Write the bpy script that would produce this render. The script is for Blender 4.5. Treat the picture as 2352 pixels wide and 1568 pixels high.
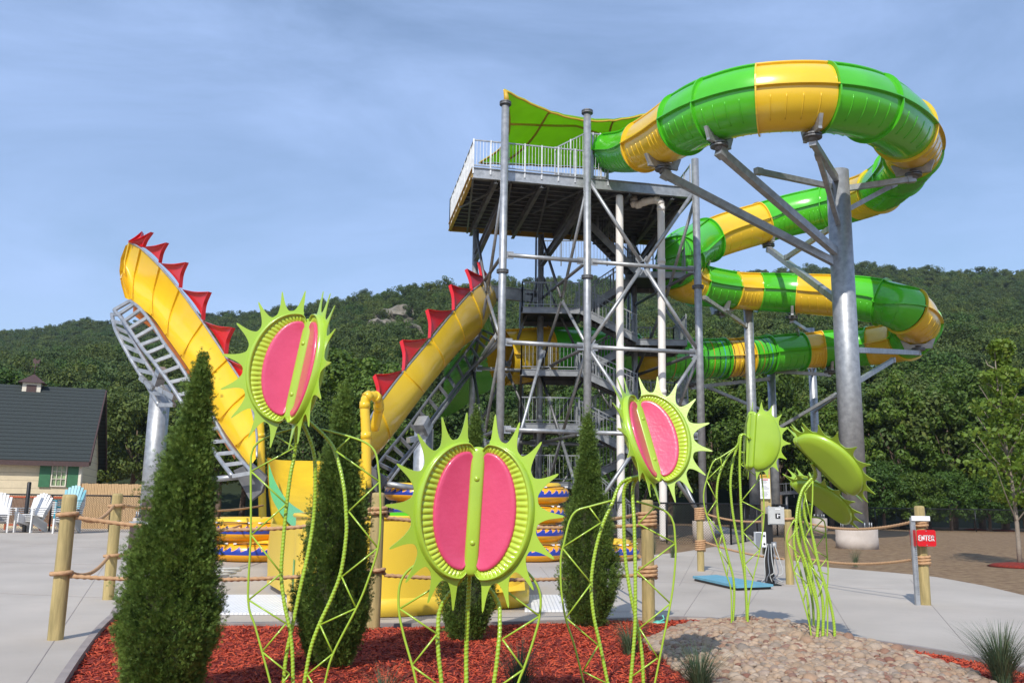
import bpy, math, random
import numpy as np
from mathutils import Vector, Matrix, noise
random.seed(7); rng = np.random.default_rng(11)
for o in list(bpy.data.objects): bpy.data.objects.remove(o)
SC = bpy.context.scene
COL = SC.collection
R = math.radians
# ------------------------------------------------------------------ camera
EYE = Vector((0, 0, 1.4)); PITCH = 10.25; ROLL = 0.86; FPX = 2021.0
CM = Matrix.Rotation(R(90 + PITCH), 3, 'X') @ Matrix.Rotation(R(ROLL), 3, 'Z')
cd = bpy.data.cameras.new('camera'); cam = bpy.data.objects.new('camera', cd); COL.objects.link(cam)
cam.matrix_world = Matrix.Translation(EYE) @ CM.to_4x4()
cd.sensor_width = 36; cd.lens = 36 * FPX / 2352; cd.clip_end = 3000; cd.clip_start = 0.1
SC.camera = cam
# ------------------------------------------------------------------ world, sun, exposure
HAZE_D = 0.0002
SUN_EL, SUN_AZ = 41.0, 17.0      # light travels towards +Y, a little to +X
w = bpy.data.worlds.new('World'); SC.world = w; w.use_nodes = True
nt = w.node_tree; nt.nodes.clear()
def N(tree, typ, **kw):
    n = tree.nodes.new(typ)
    for k, v in kw.items():
        if k in n.inputs: n.inputs[k].default_value = v
        else: setattr(n, k, v)
    return n
out = N(nt, 'ShaderNodeOutputWorld'); bg = N(nt, 'ShaderNodeBackground'); bg.inputs['Strength'].default_value = 0.14
sky = N(nt, 'ShaderNodeTexSky', sky_type='NISHITA', sun_disc=False)
sky.sun_elevation = R(SUN_EL); sky.sun_rotation = R(180 + SUN_AZ); sky.altitude = 200; sky.air_density = 1.15; sky.dust_density = 0.6; sky.ozone_density = 3.0
tc = N(nt, 'ShaderNodeTexCoord'); mp = N(nt, 'ShaderNodeMapping'); mp.inputs['Scale'].default_value = (1.2, 1.0, 3.4); mp.inputs['Rotation'].default_value = (0.1, 0.5, 0.3)
n1 = N(nt, 'ShaderNodeTexNoise'); n1.inputs['Scale'].default_value = 1.9; n1.inputs['Detail'].default_value = 7; n1.inputs['Roughness'].default_value = 0.6; n1.inputs['Distortion'].default_value = 0.5
cr = N(nt, 'ShaderNodeValToRGB'); cr.color_ramp.elements[0].position = 0.3; cr.color_ramp.elements[0].color = (0.22, 0.22, 0.22, 1); cr.color_ramp.elements[1].position = 0.75; cr.color_ramp.elements[1].color = (0.86, 0.86, 0.86, 1)
mx = N(nt, 'ShaderNodeMixRGB', blend_type='MIX'); mx.inputs['Color2'].default_value = (3.7, 5.1, 8.2, 1)
L = nt.links.new
L(tc.outputs['Generated'], mp.inputs['Vector']); L(mp.outputs[0], n1.inputs['Vector']); L(n1.outputs[0], cr.inputs[0]); L(cr.outputs[0], mx.inputs['Fac'])
L(sky.outputs[0], mx.inputs['Color1']); L(mx.outputs[0], bg.inputs['Color']); L(bg.outputs[0], out.inputs[0])
sd = bpy.data.lights.new('sun', 'SUN'); sd.energy = 4.2; sd.angle = R(0.53); sd.color = (1, 0.955, 0.88)
so = bpy.data.objects.new('sun', sd); COL.objects.link(so)
ldir = Vector((math.sin(R(SUN_AZ)) * math.cos(R(SUN_EL)), math.cos(R(SUN_AZ)) * math.cos(R(SUN_EL)), -math.sin(R(SUN_EL))))
so.rotation_euler = (-ldir).to_track_quat('Z', 'Y').to_euler()
SC.view_settings.view_transform = 'Standard'; SC.view_settings.look = 'None'; SC.view_settings.exposure = 0; SC.view_settings.gamma = 1
SC.render.engine = 'CYCLES'
# ------------------------------------------------------------------ survey helpers: read a bearing off the photograph, place it at a real distance
def D(px, py): return CM @ Vector(((px - 1176) / FPX, -(py - 784) / FPX, -1))
def W(px, py, Y):
    d = D(px, py); return EYE + d * (Y / d.y)
def H(px, py, z=0.0):
    d = D(px, py); return EYE + d * ((z - EYE.z) / d.z)
# ------------------------------------------------------------------ materials
def mat(name, c1, c2=None, rough=0.6, metal=0.0, scale=8.0, bump=0.0, bscale=None, detail=4, rnd=None, spec=0.5, coat=0.0, trans=0.0, stretch=None, tint=False):
    m = bpy.data.materials.new(name); m.use_nodes = True; t = m.node_tree; b = t.nodes['Principled BSDF']
    b.inputs['Roughness'].default_value = rough; b.inputs['Metallic'].default_value = metal
    b.inputs['Specular IOR Level'].default_value = spec; b.inputs['Coat Weight'].default_value = coat; b.inputs['Coat Roughness'].default_value = 0.12
    tc = N(t, 'ShaderNodeTexCoord'); vec = tc.outputs['Object']
    if stretch:
        mp = N(t, 'ShaderNodeMapping'); mp.inputs['Scale'].default_value = stretch; t.links.new(vec, mp.inputs['Vector']); vec = mp.outputs[0]
    c2 = c2 or tuple(v * 0.82 for v in c1)
    nz = N(t, 'ShaderNodeTexNoise'); nz.inputs['Scale'].default_value = scale; nz.inputs['Detail'].default_value = detail; nz.inputs['Roughness'].default_value = 0.62
    t.links.new(vec, nz.inputs['Vector'])
    rp = N(t, 'ShaderNodeValToRGB'); e = rp.color_ramp.elements; e[0].position = 0.32; e[0].color = (*c2, 1); e[1].position = 0.68; e[1].color = (*c1, 1)
    t.links.new(nz.outputs[0], rp.inputs[0]); col = rp.outputs[0]
    if rnd:       # list of colours picked per piece
        gi = N(t, 'ShaderNodeNewGeometry'); oi = N(t, 'ShaderNodeObjectInfo')
        ad = N(t, 'ShaderNodeMath', operation='ADD'); fr = N(t, 'ShaderNodeMath', operation='FRACT')
        t.links.new(gi.outputs['Random Per Island'], ad.inputs[0]); t.links.new(oi.outputs['Random'], ad.inputs[1]); t.links.new(ad.outputs[0], fr.inputs[0])
        r2 = N(t, 'ShaderNodeValToRGB'); r2.color_ramp.interpolation = 'LINEAR'
        while len(r2.color_ramp.elements) < len(rnd): r2.color_ramp.elements.new(0.5)
        for i, c in enumerate(rnd):
            r2.color_ramp.elements[i].position = i / (len(rnd) - 1); r2.color_ramp.elements[i].color = (*c, 1)
        t.links.new(fr.outputs[0], r2.inputs[0])
        mxx = N(t, 'ShaderNodeMixRGB', blend_type='MULTIPLY'); mxx.inputs['Fac'].default_value = 1
        t.links.new(r2.outputs[0], mxx.inputs[1]); t.links.new(rp.outputs[0], mxx.inputs[2]); col = mxx.outputs[0]
        if tint:      # each crown has a green of its own
            r3 = N(t, 'ShaderNodeValToRGB'); cs3 = [(.62, .70, .60), (1.25, 1.12, .8), (.85, .95, 1.1), (1.5, 1.28, .85), (.75, .85, .7), (1.1, 1.15, 1.0)]
            while len(r3.color_ramp.elements) < len(cs3): r3.color_ramp.elements.new(.5)
            for i, c in enumerate(cs3): r3.color_ramp.elements[i].position = i / (len(cs3) - 1); r3.color_ramp.elements[i].color = (*c, 1)
            t.links.new(oi.outputs['Random'], r3.inputs[0]); mx3 = N(t, 'ShaderNodeMixRGB', blend_type='MULTIPLY'); mx3.inputs['Fac'].default_value = 1
            t.links.new(col, mx3.inputs[1]); t.links.new(r3.outputs[0], mx3.inputs[2]); col = mx3.outputs[0]
    t.links.new(col, b.inputs['Base Color'])
    if bump:
        n2 = N(t, 'ShaderNodeTexNoise'); n2.inputs['Scale'].default_value = bscale or scale * 4; n2.inputs['Detail'].default_value = 5
        t.links.new(vec, n2.inputs['Vector'])
        bp = N(t, 'ShaderNodeBump'); bp.inputs['Strength'].default_value = bump; bp.inputs['Distance'].default_value = 0.02
        t.links.new(n2.outputs[0], bp.inputs['Height']); t.links.new(bp.outputs[0], b.inputs['Normal'])
    if trans:
        tr = N(t, 'ShaderNodeBsdfTranslucent'); ms = N(t, 'ShaderNodeMixShader'); ms.inputs[0].default_value = trans
        t.links.new(col, tr.inputs['Color']); t.links.new(b.outputs[0], ms.inputs[1]); t.links.new(tr.outputs[0], ms.inputs[2])
        t.links.new(ms.outputs[0], t.nodes['Material Output'].inputs['Surface'])
    m['col'] = 1
    return m
def stripe_mat(name, c1, c2, axis, period, frac, rough=0.7, scale=6):   # laps, planks
    m = mat(name, c1, tuple(v * 0.88 for v in c1), rough, scale=scale)
    t = m.node_tree; b = t.nodes['Principled BSDF']; src = b.inputs['Base Color'].links[0].from_socket
    tcn = N(t, 'ShaderNodeTexCoord'); sx = N(t, 'ShaderNodeSeparateXYZ'); t.links.new(tcn.outputs['Object'], sx.inputs[0])
    mo = N(t, 'ShaderNodeMath', operation='DIVIDE'); mo.inputs[1].default_value = period; t.links.new(sx.outputs[axis], mo.inputs[0])
    fr = N(t, 'ShaderNodeMath', operation='FRACT'); t.links.new(mo.outputs[0], fr.inputs[0])
    lt = N(t, 'ShaderNodeMath', operation='LESS_THAN'); lt.inputs[1].default_value = frac; t.links.new(fr.outputs[0], lt.inputs[0])
    mxx = N(t, 'ShaderNodeMixRGB'); mxx.inputs[2].default_value = (*c2, 1); t.links.new(lt.outputs[0], mxx.inputs[0]); t.links.new(src, mxx.inputs[1])
    t.links.new(mxx.outputs[0], b.inputs['Base Color'])
    bp = N(t, 'ShaderNodeBump'); bp.inputs['Strength'].default_value = 0.5; bp.inputs['Distance'].default_value = 0.02
    t.links.new(fr.outputs[0], bp.inputs['Height']); t.links.new(bp.outputs[0], b.inputs['Normal'])
    return m
M = {}
M['lime'] = mat('lime_paint', (0.37, 0.55, 0.045), (0.33, 0.50, 0.04), 0.28, scale=3, bump=0.03, bscale=60, coat=0.4)
M['flute'] = mat('flute_paint', (0.50, 0.62, 0.05), (0.44, 0.60, 0.05), 0.25, scale=5, coat=0.4)
M['pink'] = mat('pink_paint', (0.72, 0.08, 0.18), (0.60, 0.05, 0.125), 0.33, scale=2.2, detail=7, bump=0.10, bscale=40, coat=0.35)
M['sgreen'] = mat('slide_green', (0.085, 0.53, 0.018), (0.075, 0.47, 0.016), 0.22, scale=0.7, coat=0.4)
M['syellow'] = mat('slide_yellow', (0.85, 0.55, 0.03), (0.80, 0.51, 0.025), 0.22, scale=0.7, coat=0.4)
M['fyellow'] = mat('funnel_yellow', (0.90, 0.60, 0.03), (0.84, 0.54, 0.025), 0.25, scale=0.8, coat=0.4, trans=0.12)
M['tuby'] = mat('basin_yellow', (0.80, 0.56, 0.05), (0.75, 0.51, 0.045), 0.4, scale=1.0)
M['throaty'] = mat('throat_yellow', (0.76, 0.50, 0.015), (0.66, 0.42, 0.012), 0.6, scale=1.6, spec=.2)
M['red'] = mat('spike_red', (0.72, 0.012, 0.015), (0.62, 0.01, 0.012), 0.3, scale=1.5, coat=0.3, trans=0.1)
M['orange'] = mat('orange_paint', (0.75, 0.2, 0.03), None, 0.4)
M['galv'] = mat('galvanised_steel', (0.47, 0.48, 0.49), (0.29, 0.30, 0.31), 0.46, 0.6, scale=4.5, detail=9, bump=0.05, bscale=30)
M['galvd'] = mat('shaded_steel', (0.20, 0.20, 0.20), (0.11, 0.11, 0.115), 0.5, 0.5, scale=2.0)  # darker copy of galvanised steel; shade under deck and wing put into colour
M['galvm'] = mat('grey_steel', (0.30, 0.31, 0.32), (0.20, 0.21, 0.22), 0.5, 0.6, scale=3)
M['grate'] = mat('deck_grating', (0.05, 0.05, 0.05), (0.02, 0.02, 0.02), 0.7, 0.3, scale=30)
M['ochre'] = mat('primer_edge', (0.45, 0.27, 0.04), None, 0.6)
M['pvc'] = mat('white_pvc', (0.84, 0.80, 0.75), (0.80, 0.74, 0.68), 0.4, scale=1.5)
M['conc'] = mat('concrete', (0.50, 0.445, 0.38), (0.43, 0.385, 0.33), 0.85, scale=0.9, bump=0.15, bscale=60, detail=8)
def concrete_detail(m):
    t = m.node_tree; b = t.nodes['Principled BSDF']; src = b.inputs['Base Color'].links[0].from_socket; tcn = N(t, 'ShaderNodeTexCoord')
    n1 = N(t, 'ShaderNodeTexNoise'); n1.inputs['Scale'].default_value = .22; n1.inputs['Detail'].default_value = 6; n2 = N(t, 'ShaderNodeTexNoise'); n2.inputs['Scale'].default_value = 9; n2.inputs['Detail'].default_value = 6; n2.inputs['Roughness'].default_value = .75
    for n in (n1, n2): t.links.new(tcn.outputs['Object'], n.inputs['Vector'])
    r1 = N(t, 'ShaderNodeValToRGB'); r1.color_ramp.elements[0].position = .35; r1.color_ramp.elements[0].color = (.84, .82, .80, 1); r1.color_ramp.elements[1].position = .62; r1.color_ramp.elements[1].color = (1, 1, 1, 1)
    r2 = N(t, 'ShaderNodeValToRGB'); r2.color_ramp.elements[0].position = .27; r2.color_ramp.elements[0].color = (.55, .50, .46, 1); r2.color_ramp.elements[1].position = .36; r2.color_ramp.elements[1].color = (1, 1, 1, 1)
    t.links.new(n1.outputs[0], r1.inputs[0]); t.links.new(n2.outputs[0], r2.inputs[0])
    a = N(t, 'ShaderNodeMixRGB', blend_type='MULTIPLY'); a.inputs[0].default_value = 1; c = N(t, 'ShaderNodeMixRGB', blend_type='MULTIPLY'); c.inputs[0].default_value = 1
    t.links.new(src, a.inputs[1]); t.links.new(r1.outputs[0], a.inputs[2]); t.links.new(a.outputs[0], c.inputs[1]); t.links.new(r2.outputs[0], c.inputs[2]); t.links.new(c.outputs[0], b.inputs['Base Color'])
concrete_detail(M['conc'])
M['concd'] = mat('pedestal_concrete', (0.55, 0.48, 0.42), (0.42, 0.36, 0.31), 0.9, scale=1.5, bump=0.2, bscale=20)
M['edge'] = mat('kerb_concrete', (0.33, 0.28, 0.25), (0.22, 0.19, 0.18), 0.9, scale=3, bump=0.2)
M['soil'] = mat('seeded_soil', (0.31, 0.215, 0.115), (0.12, 0.06, 0.028), 0.95, scale=5, bump=0.9, bscale=25, detail=12, stretch=(1, 1.6, 1))
M['mulchbed'] = mat('mulch_base', (0.32, 0.03, 0.014), (0.10, 0.010, 0.006), 0.95, scale=25, bump=0.8, bscale=60)
M['chip'] = mat('mulch_chip', (1, 1, 1), (0.8, 0.8, 0.8), 0.9, scale=20, rnd=[(0.22, 0.024, 0.011), (0.484, 0.061, 0.024), (0.616, 0.101, 0.033), (0.396, 0.041, 0.017), (0.572, 0.081, 0.029)])
M['stone'] = mat('river_stone', (1, 1, 1), (0.72, 0.70, 0.68), 0.75, scale=12, bump=0.15, bscale=40, rnd=[(0.355, 0.246, 0.158), (0.425, 0.303, 0.203), (0.278, 0.224, 0.177), (0.464, 0.325, 0.21), (0.386, 0.303, 0.236), (0.232, 0.101, 0.066), (0.432, 0.289, 0.183), (0.479, 0.375, 0.276), (0.309, 0.202, 0.131)])
M['wood'] = mat('treated_timber', (0.50, 0.38, 0.16), (0.27, 0.21, 0.085), 0.75, scale=3.4, detail=9, bump=0.25, bscale=14, stretch=(6, 6, 0.7))
M['rope'] = mat('manila_rope', (0.55, 0.33, 0.17), (0.42, 0.24, 0.12), 0.85, scale=30, bump=0.3)
M['bark'] = mat('bark', (0.20, 0.14, 0.10), (0.10, 0.07, 0.05), 0.9, scale=10, bump=0.5)
M['barkl'] = mat('pale_bark', (0.32, 0.27, 0.21), (0.22, 0.18, 0.14), 0.9, scale=10, bump=0.3)
G1 = [(0.025, 0.060, 0.012), (0.045, 0.10, 0.018), (0.035, 0.075, 0.015), (0.06, 0.125, 0.022)]
M['cedar'] = mat('cedar_foliage', (1.15, 1.1, 1), (0.4, 0.48, 0.42), 0.7, scale=7, rnd=[(0.098, 0.176, 0.029), (0.164, 0.268, 0.044), (0.121, 0.203, 0.035), (0.218, 0.315, 0.053), (0.131, 0.222, 0.035)], trans=0.2)
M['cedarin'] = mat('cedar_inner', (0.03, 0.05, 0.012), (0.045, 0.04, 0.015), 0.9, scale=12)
M['leafd'] = mat('forest_leaf', (1, 1, 1), (0.55, 0.6, 0.55), 0.7, scale=0.12, rnd=[(0.056, 0.096, 0.016), (0.104, 0.154, 0.025), (0.075, 0.125, 0.025), (0.142, 0.176, 0.027)], trans=0.2, tint=True)
M['leafm'] = mat('tree_leaf', (1, 1, 1), (0.7, 0.75, 0.6), 0.65, scale=0.3, rnd=[(0.04, 0.09, 0.010), (0.08, 0.15, 0.014), (0.055, 0.115, 0.012), (0.11, 0.18, 0.016)], trans=0.25, tint=True)
M['leafl'] = mat('bright_leaf', (1, 1, 1), (0.8, 0.85, 0.7), 0.6, scale=0.5, rnd=[(0.08, 0.15, 0.015), (0.14, 0.22, 0.02), (0.10, 0.18, 0.018), (0.17, 0.21, 0.03)], trans=0.3, tint=True)
M['leafy'] = mat('young_leaf', (1, 1, 1), (0.8, 0.85, 0.7), 0.6, scale=0.5, rnd=[(0.12, 0.20, 0.02), (0.19, 0.28, 0.03), (0.15, 0.24, 0.02), (0.22, 0.26, 0.04)], trans=0.35)
M['hill'] = mat('hill_floor', (0.025, 0.04, 0.012), (0.015, 0.025, 0.008), 0.95, scale=0.05)
M['rock'] = mat('cliff_rock', (0.30, 0.26, 0.21), (0.12, 0.11, 0.08), 0.9, scale=0.4, bump=0.8, bscale=1.5)
M['tuft'] = mat('blue_grass', (1, 1, 1), (0.8, 0.8, 0.8), 0.6, scale=10, rnd=[(0.05, 0.10, 0.05), (0.09, 0.15, 0.07), (0.14, 0.15, 0.07), (0.06, 0.12, 0.07)], trans=0.2)
M['black'] = mat('black_metal', (0.012, 0.012, 0.013), None, 0.45)
M['white'] = mat('white_plastic', (0.80, 0.79, 0.77), (0.74, 0.73, 0.72), 0.4)
M['teal'] = mat('teal_plastic', (0.03, 0.30, 0.38), (0.025, 0.26, 0.34), 0.4)
M['tealsheet'] = mat('blue_plate', (0.16, 0.40, 0.50), (0.13, 0.33, 0.43), 0.6)
M['brown'] = mat('brown_panel', (0.07, 0.045, 0.04), None, 0.5)
M['signred'] = mat('sign_red', (0.60, 0.005, 0.012), (0.55, 0.005, 0.01), 0.35)
M['grey'] = mat('grey_box', (0.50, 0.50, 0.47), (0.44, 0.44, 0.42), 0.5)
M['greyd'] = mat('grey_cable', (0.22, 0.23, 0.25), None, 0.5)
M['shingle'] = mat('shingles', (0.038, 0.046, 0.046), (0.018, 0.022, 0.022), 0.95, scale=9, bump=0.3, bscale=30, stretch=(1, 1, 3))
M['shingle'] = stripe_mat('shingle_courses', (0.036, 0.045, 0.044), (0.010, 0.013, 0.013), 2, 0.17, 0.18, rough=.95, scale=14)
M['siding'] = stripe_mat('clapboard', (0.72, 0.60, 0.40), (0.42, 0.34, 0.22), 2, 0.32, 0.07)
M['trimw'] = mat('trim_white', (0.75, 0.68, 0.55), None, 0.6)
M['trimb'] = mat('trim_brown', (0.075, 0.04, 0.035), None, 0.6)
M['shutter'] = mat('shutter_green', (0.045, 0.17, 0.075), None, 0.5)
M['stockade'] = stripe_mat('stockade_boards', (0.55, 0.36, 0.18), (0.30, 0.18, 0.09), 0, 0.14, 0.1)
M['mat_w'] = stripe_mat('white_matting', (0.80, 0.80, 0.80), (0.55, 0.56, 0.58), 0, 0.05, 0.3)
M['canvas'] = mat('canopy_fabric', (0.42, 0.72, 0.04), (0.38, 0.66, 0.04), 0.7, scale=1.5, bump=0.2, bscale=2, trans=0.62)
M['canvasy'] = mat('canopy_frame', (0.62, 0.38, 0.03), None, 0.5)
M['aqua'] = mat('aqua_tie', (0.15, 0.6, 0.5), None, 0.5)
M['pane'] = mat('window_pane', (0.35, 0.5, 0.22), (0.06, 0.10, 0.05), 0.08, scale=5, detail=3, spec=0.8)
M['rust'] = mat('rust_orange', (0.62, 0.11, 0.03), None, 0.6)
M['reed'] = mat('reddish_slats', (0.28, 0.12, 0.07), (0.16, 0.09, 0.06), 0.8, scale=30, stretch=(4, 4, .3))
# raft: orange with a blue wave band
def raft_mat():
    m = mat('raft_vinyl', (0.88, 0.42, 0.015), (0.84, 0.37, 0.012), 0.3); t = m.node_tree; b = t.nodes['Principled BSDF']
    src = b.inputs['Base Color'].links[0].from_socket; tcn = N(t, 'ShaderNodeTexCoord'); sx = N(t, 'ShaderNodeSeparateXYZ'); t.links.new(tcn.outputs['Object'], sx.inputs[0])
    def m2(op, a, c=None):
        n = N(t, 'ShaderNodeMath', operation=op)
        for i, v in enumerate((a, c)):
            if v is None: continue
            if isinstance(v, (int, float)): n.inputs[i].default_value = v
            else: t.links.new(v, n.inputs[i])
        return n.outputs[0]
    ang = m2('ARCTAN2', sx.outputs[1], sx.outputs[0]); u = m2('FRACT', m2('MULTIPLY', m2('ADD', ang, 10.0), 4.6))
    z = sx.outputs[2]
    crest = m2('ADD', m2('MULTIPLY', m2('POWER', u, 2.2), 0.11), 0.015)
    hook = m2('MULTIPLY', m2('LESS_THAN', u, 0.16), 0.085); top = m2('MAXIMUM', crest, m2('ADD', hook, 0.0))
    rad = m2('SQRT', m2('ADD', m2('MULTIPLY', sx.outputs[0], sx.outputs[0]), m2('MULTIPLY', sx.outputs[1], sx.outputs[1])))
    outer = m2('GREATER_THAN', rad, 0.80)
    band = m2('MULTIPLY', m2('MULTIPLY', m2('LESS_THAN', z, top), m2('GREATER_THAN', z, -0.055)), outer)
    rim = m2('MULTIPLY', m2('MULTIPLY', m2('LESS_THAN', z, m2('ADD', top, 0.014)), m2('GREATER_THAN', z, -0.055)), outer)
    a1 = N(t, 'ShaderNodeMixRGB'); a1.inputs[2].default_value = (0.75, 0.35, 0.35, 1); t.links.new(rim, a1.inputs[0]); t.links.new(src, a1.inputs[1])
    a2 = N(t, 'ShaderNodeMixRGB'); a2.inputs[2].default_value = (0.02, 0.05, 0.34, 1); t.links.new(band, a2.inputs[0]); t.links.new(a1.outputs[0], a2.inputs[1])
    t.links.new(a2.outputs[0], b.inputs['Base Color']); return m
M['raft'] = raft_mat()
# ------------------------------------------------------------------ mesh builder
def smooth_path(pts, step, closed=False):
    pts = [Vector(p) for p in pts]
    if len(pts) == 2: pass
    out = []; n = len(pts)
    for i in range(n - 1):
        p0 = pts[i - 1] if i > 0 else pts[0] * 2 - pts[1]; p1 = pts[i]; p2 = pts[i + 1]; p3 = pts[i + 2] if i + 2 < n else p2 * 2 - p1
        k = max(1, int((p2 - p1).length / step))
        for j in range(k):
            t = j / k
            out.append(0.5 * ((2 * p1) + (p2 - p0) * t + (2 * p0 - 5 * p1 + 4 * p2 - p3) * t * t + (-p0 + 3 * p1 - 3 * p2 + p3) * t ** 3))
    out.append(pts[-1]); return out
class MB:
    def __init__(s): s.v = []; s.f = []; s.sm = []
    def face(s, pts, smooth=False):
        b = len(s.v); s.v += [tuple(p) for p in pts]; s.f.append(tuple(range(b, b + len(pts)))); s.sm.append(smooth)
    def box(s, c, d, rot=None, smooth=False):
        c = Vector(c); rot = rot or Matrix.Identity(3); b = len(s.v)
        for x in (-.5, .5):
            for y in (-.5, .5):
                for z in (-.5, .5): s.v.append(tuple(c + rot @ Vector((x * d[0], y * d[1], z * d[2]))))
        for q in ((0, 1, 3, 2), (4, 6, 7, 5), (0, 4, 5, 1), (2, 3, 7, 6), (0, 2, 6, 4), (1, 5, 7, 3)): s.f.append(tuple(b + i for i in q)); s.sm.append(smooth)
    def bar(s, a, b_, w, h=None, up=(0, 0, 1)):
        a = Vector(a); b_ = Vector(b_); t = (b_ - a); l = t.length
        if l < 1e-6: return
        t.normalize(); u = Vector(up)
        if abs(t.dot(u)) > .98: u = Vector((0, 1, 0))
        x = t.cross(u).normalized(); z = x.cross(t)
        s.box((a + b_) / 2, (w, l, h or w), Matrix((x, t, z)).transposed())
    def tube(s, pts, r, seg=10, caps=True, fn=None, smooth=True):
        pts = [Vector(p) for p in pts]; n = len(pts); b = len(s.v); t0 = (pts[1] - pts[0]).normalized()
        ref = Vector((0, 0, 1)) if abs(t0.z) < .9 else Vector((1, 0, 0)); x = t0.cross(ref).normalized(); acc = 0
        for i, p in enumerate(pts):
            t = (pts[min(i + 1, n - 1)] - pts[max(i - 1, 0)]).normalized()
            x = (x - t * x.dot(t)).normalized(); y = t.cross(x)
            if i: acc += (p - pts[i - 1]).length
            rr = r[i] if isinstance(r, (list, tuple)) else r
            for k in range(seg):
                a = 2 * math.pi * k / seg; q = rr * (fn(a, acc) if fn else 1)
                s.v.append(tuple(p + (x * math.cos(a) + y * math.sin(a)) * q))
        for i in range(n - 1):
            for k in range(seg):
                k2 = (k + 1) % seg; s.f.append((b + i * seg + k, b + i * seg + k2, b + (i + 1) * seg + k2, b + (i + 1) * seg + k)); s.sm.append(smooth)
        if caps:
            s.f.append(tuple(b + k for k in range(seg))[::-1]); s.sm.append(False); s.f.append(tuple(b + (n - 1) * seg + k for k in range(seg))); s.sm.append(False)
    def cyl(s, a, b_, r, seg=12, caps=True): s.tube([a, b_], r, seg, caps)
    def lathe(s, prof, c=(0, 0, 0), seg=24, smooth=True, cap=True):
        b = len(s.v); c = Vector(c)
        for (r, z) in prof:
            for k in range(seg):
                a = 2 * math.pi * k / seg; s.v.append((c.x + r * math.cos(a), c.y + r * math.sin(a), c.z + z))
        for i in range(len(prof) - 1):
            for k in range(seg):
                k2 = (k + 1) % seg; s.f.append((b + i * seg + k, b + i * seg + k2, b + (i + 1) * seg + k2, b + (i + 1) * seg + k)); s.sm.append(smooth)
        if cap:
            s.f.append(tuple(b + k for k in range(seg))[::-1]); s.sm.append(False); e = b + (len(prof) - 1) * seg; s.f.append(tuple(e + k for k in range(seg))); s.sm.append(False)
    def grid(s, rows, smooth=True, closed=False):
        b = len(s.v); n = len(rows[0])
        for r in rows: s.v += [tuple(p) for p in r]
        for i in range(len(rows) - 1):
            for k in range(n if closed else n - 1):
                k2 = (k + 1) % n; s.f.append((b + i * n + k, b + i * n + k2, b + (i + 1) * n + k2, b + (i + 1) * n + k)); s.sm.append(smooth)
    def prism(s, poly, ext):           # flat polygon (3-D points) extruded by a vector
        poly = [Vector(p) for p in poly]; e = Vector(ext); n = len(poly); s.face(poly); s.face([p + e for p in poly][::-1])
        for i in range(n): s.face([poly[i], poly[i] + e, poly[(i + 1) % n] + e, poly[(i + 1) % n]])
    def mesh(s, name, m, origin=(0, 0, 0)):
        me = bpy.data.meshes.new(name); o = Vector(origin)
        me.from_pydata([(p[0] - o.x, p[1] - o.y, p[2] - o.z) for p in s.v], [], s.f); me.polygons.foreach_set('use_smooth', s.sm)
        if m: me.materials.append(m)
        me.update(); return me
    def build(s, name, m, parent=None, origin=None):
        o = bpy.data.objects.new(name, None) if not s.v else bpy.data.objects.new(name, s.mesh(name, m, origin or (0, 0, 0)))
        COL.objects.link(o)
        if parent: o.parent = parent; 
        if parent and not origin: o.matrix_parent_inverse = Matrix.Translation(-parent.location) @ Matrix.Identity(4) if parent.get('abs') else Matrix.Identity(4)
        if origin is not None and not parent: o.location = origin
        return o
def tag(o, label=None, cat=None, group=None, kind=None):
    if label: o['label'] = label
    if cat: o['category'] = cat
    if group: o['group'] = group
    if kind: o['kind'] = kind
    return o
def thing(name, label, cat, loc=(0, 0, 0), group=None, rz=0, absolute=False):
    o = bpy.data.objects.new(name, None); COL.objects.link(o); o.location = loc; o.rotation_euler = (0, 0, rz); o.empty_display_size = .2
    if absolute: o['abs'] = 1
    return tag(o, label, cat, group)
def copy_tree(o, parent=None):
    c = o.copy(); COL.objects.link(c)
    if parent: c.parent = parent; c.matrix_parent_inverse = o.matrix_parent_inverse.copy()
    for ch in [x for x in bpy.data.objects if x.parent == o]: copy_tree(ch, c)
    return c
def struct(name, mb, m): return tag(mb.build(name, m), kind='structure')
def fast_mesh(name, V, F, m, smooth=False):      # numpy quads
    me = bpy.data.meshes.new(name); nv = len(V); nf = len(F); k = F.shape[1]
    me.vertices.add(nv); me.vertices.foreach_set('co', V.astype(np.float32).ravel())
    me.loops.add(nf * k); me.loops.foreach_set('vertex_index', F.astype(np.int32).ravel())
    me.polygons.add(nf); me.polygons.foreach_set('loop_start', np.arange(0, nf * k, k, dtype=np.int32)); me.polygons.foreach_set('loop_total', np.full(nf, k, dtype=np.int32))
    me.materials.append(m); me.update(calc_edges=True); me.validate(); return me
def link(name, me, parent=None):
    o = bpy.data.objects.new(name, me); COL.objects.link(o); o.parent = parent; return o
# ------------------------------------------------------------------ ground
def zoned(name, pts, z, m, thick=0.0):
    mb = MB()
    if thick: mb.prism([(p[0], p[1], z - thick) for p in pts], (0, 0, thick))
    else: mb.face([(p[0], p[1], z) for p in pts])
    return struct(name, mb, m)
g = MB(); g.face([(-900, -60, -0.06), (900, -60, -0.06), (900, 1200, -0.06), (-900, 1200, -0.06)]); struct('ground', g, M['soil'])
def hp(l, z=0): return [H(x, y, z) for x, y in l]
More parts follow.
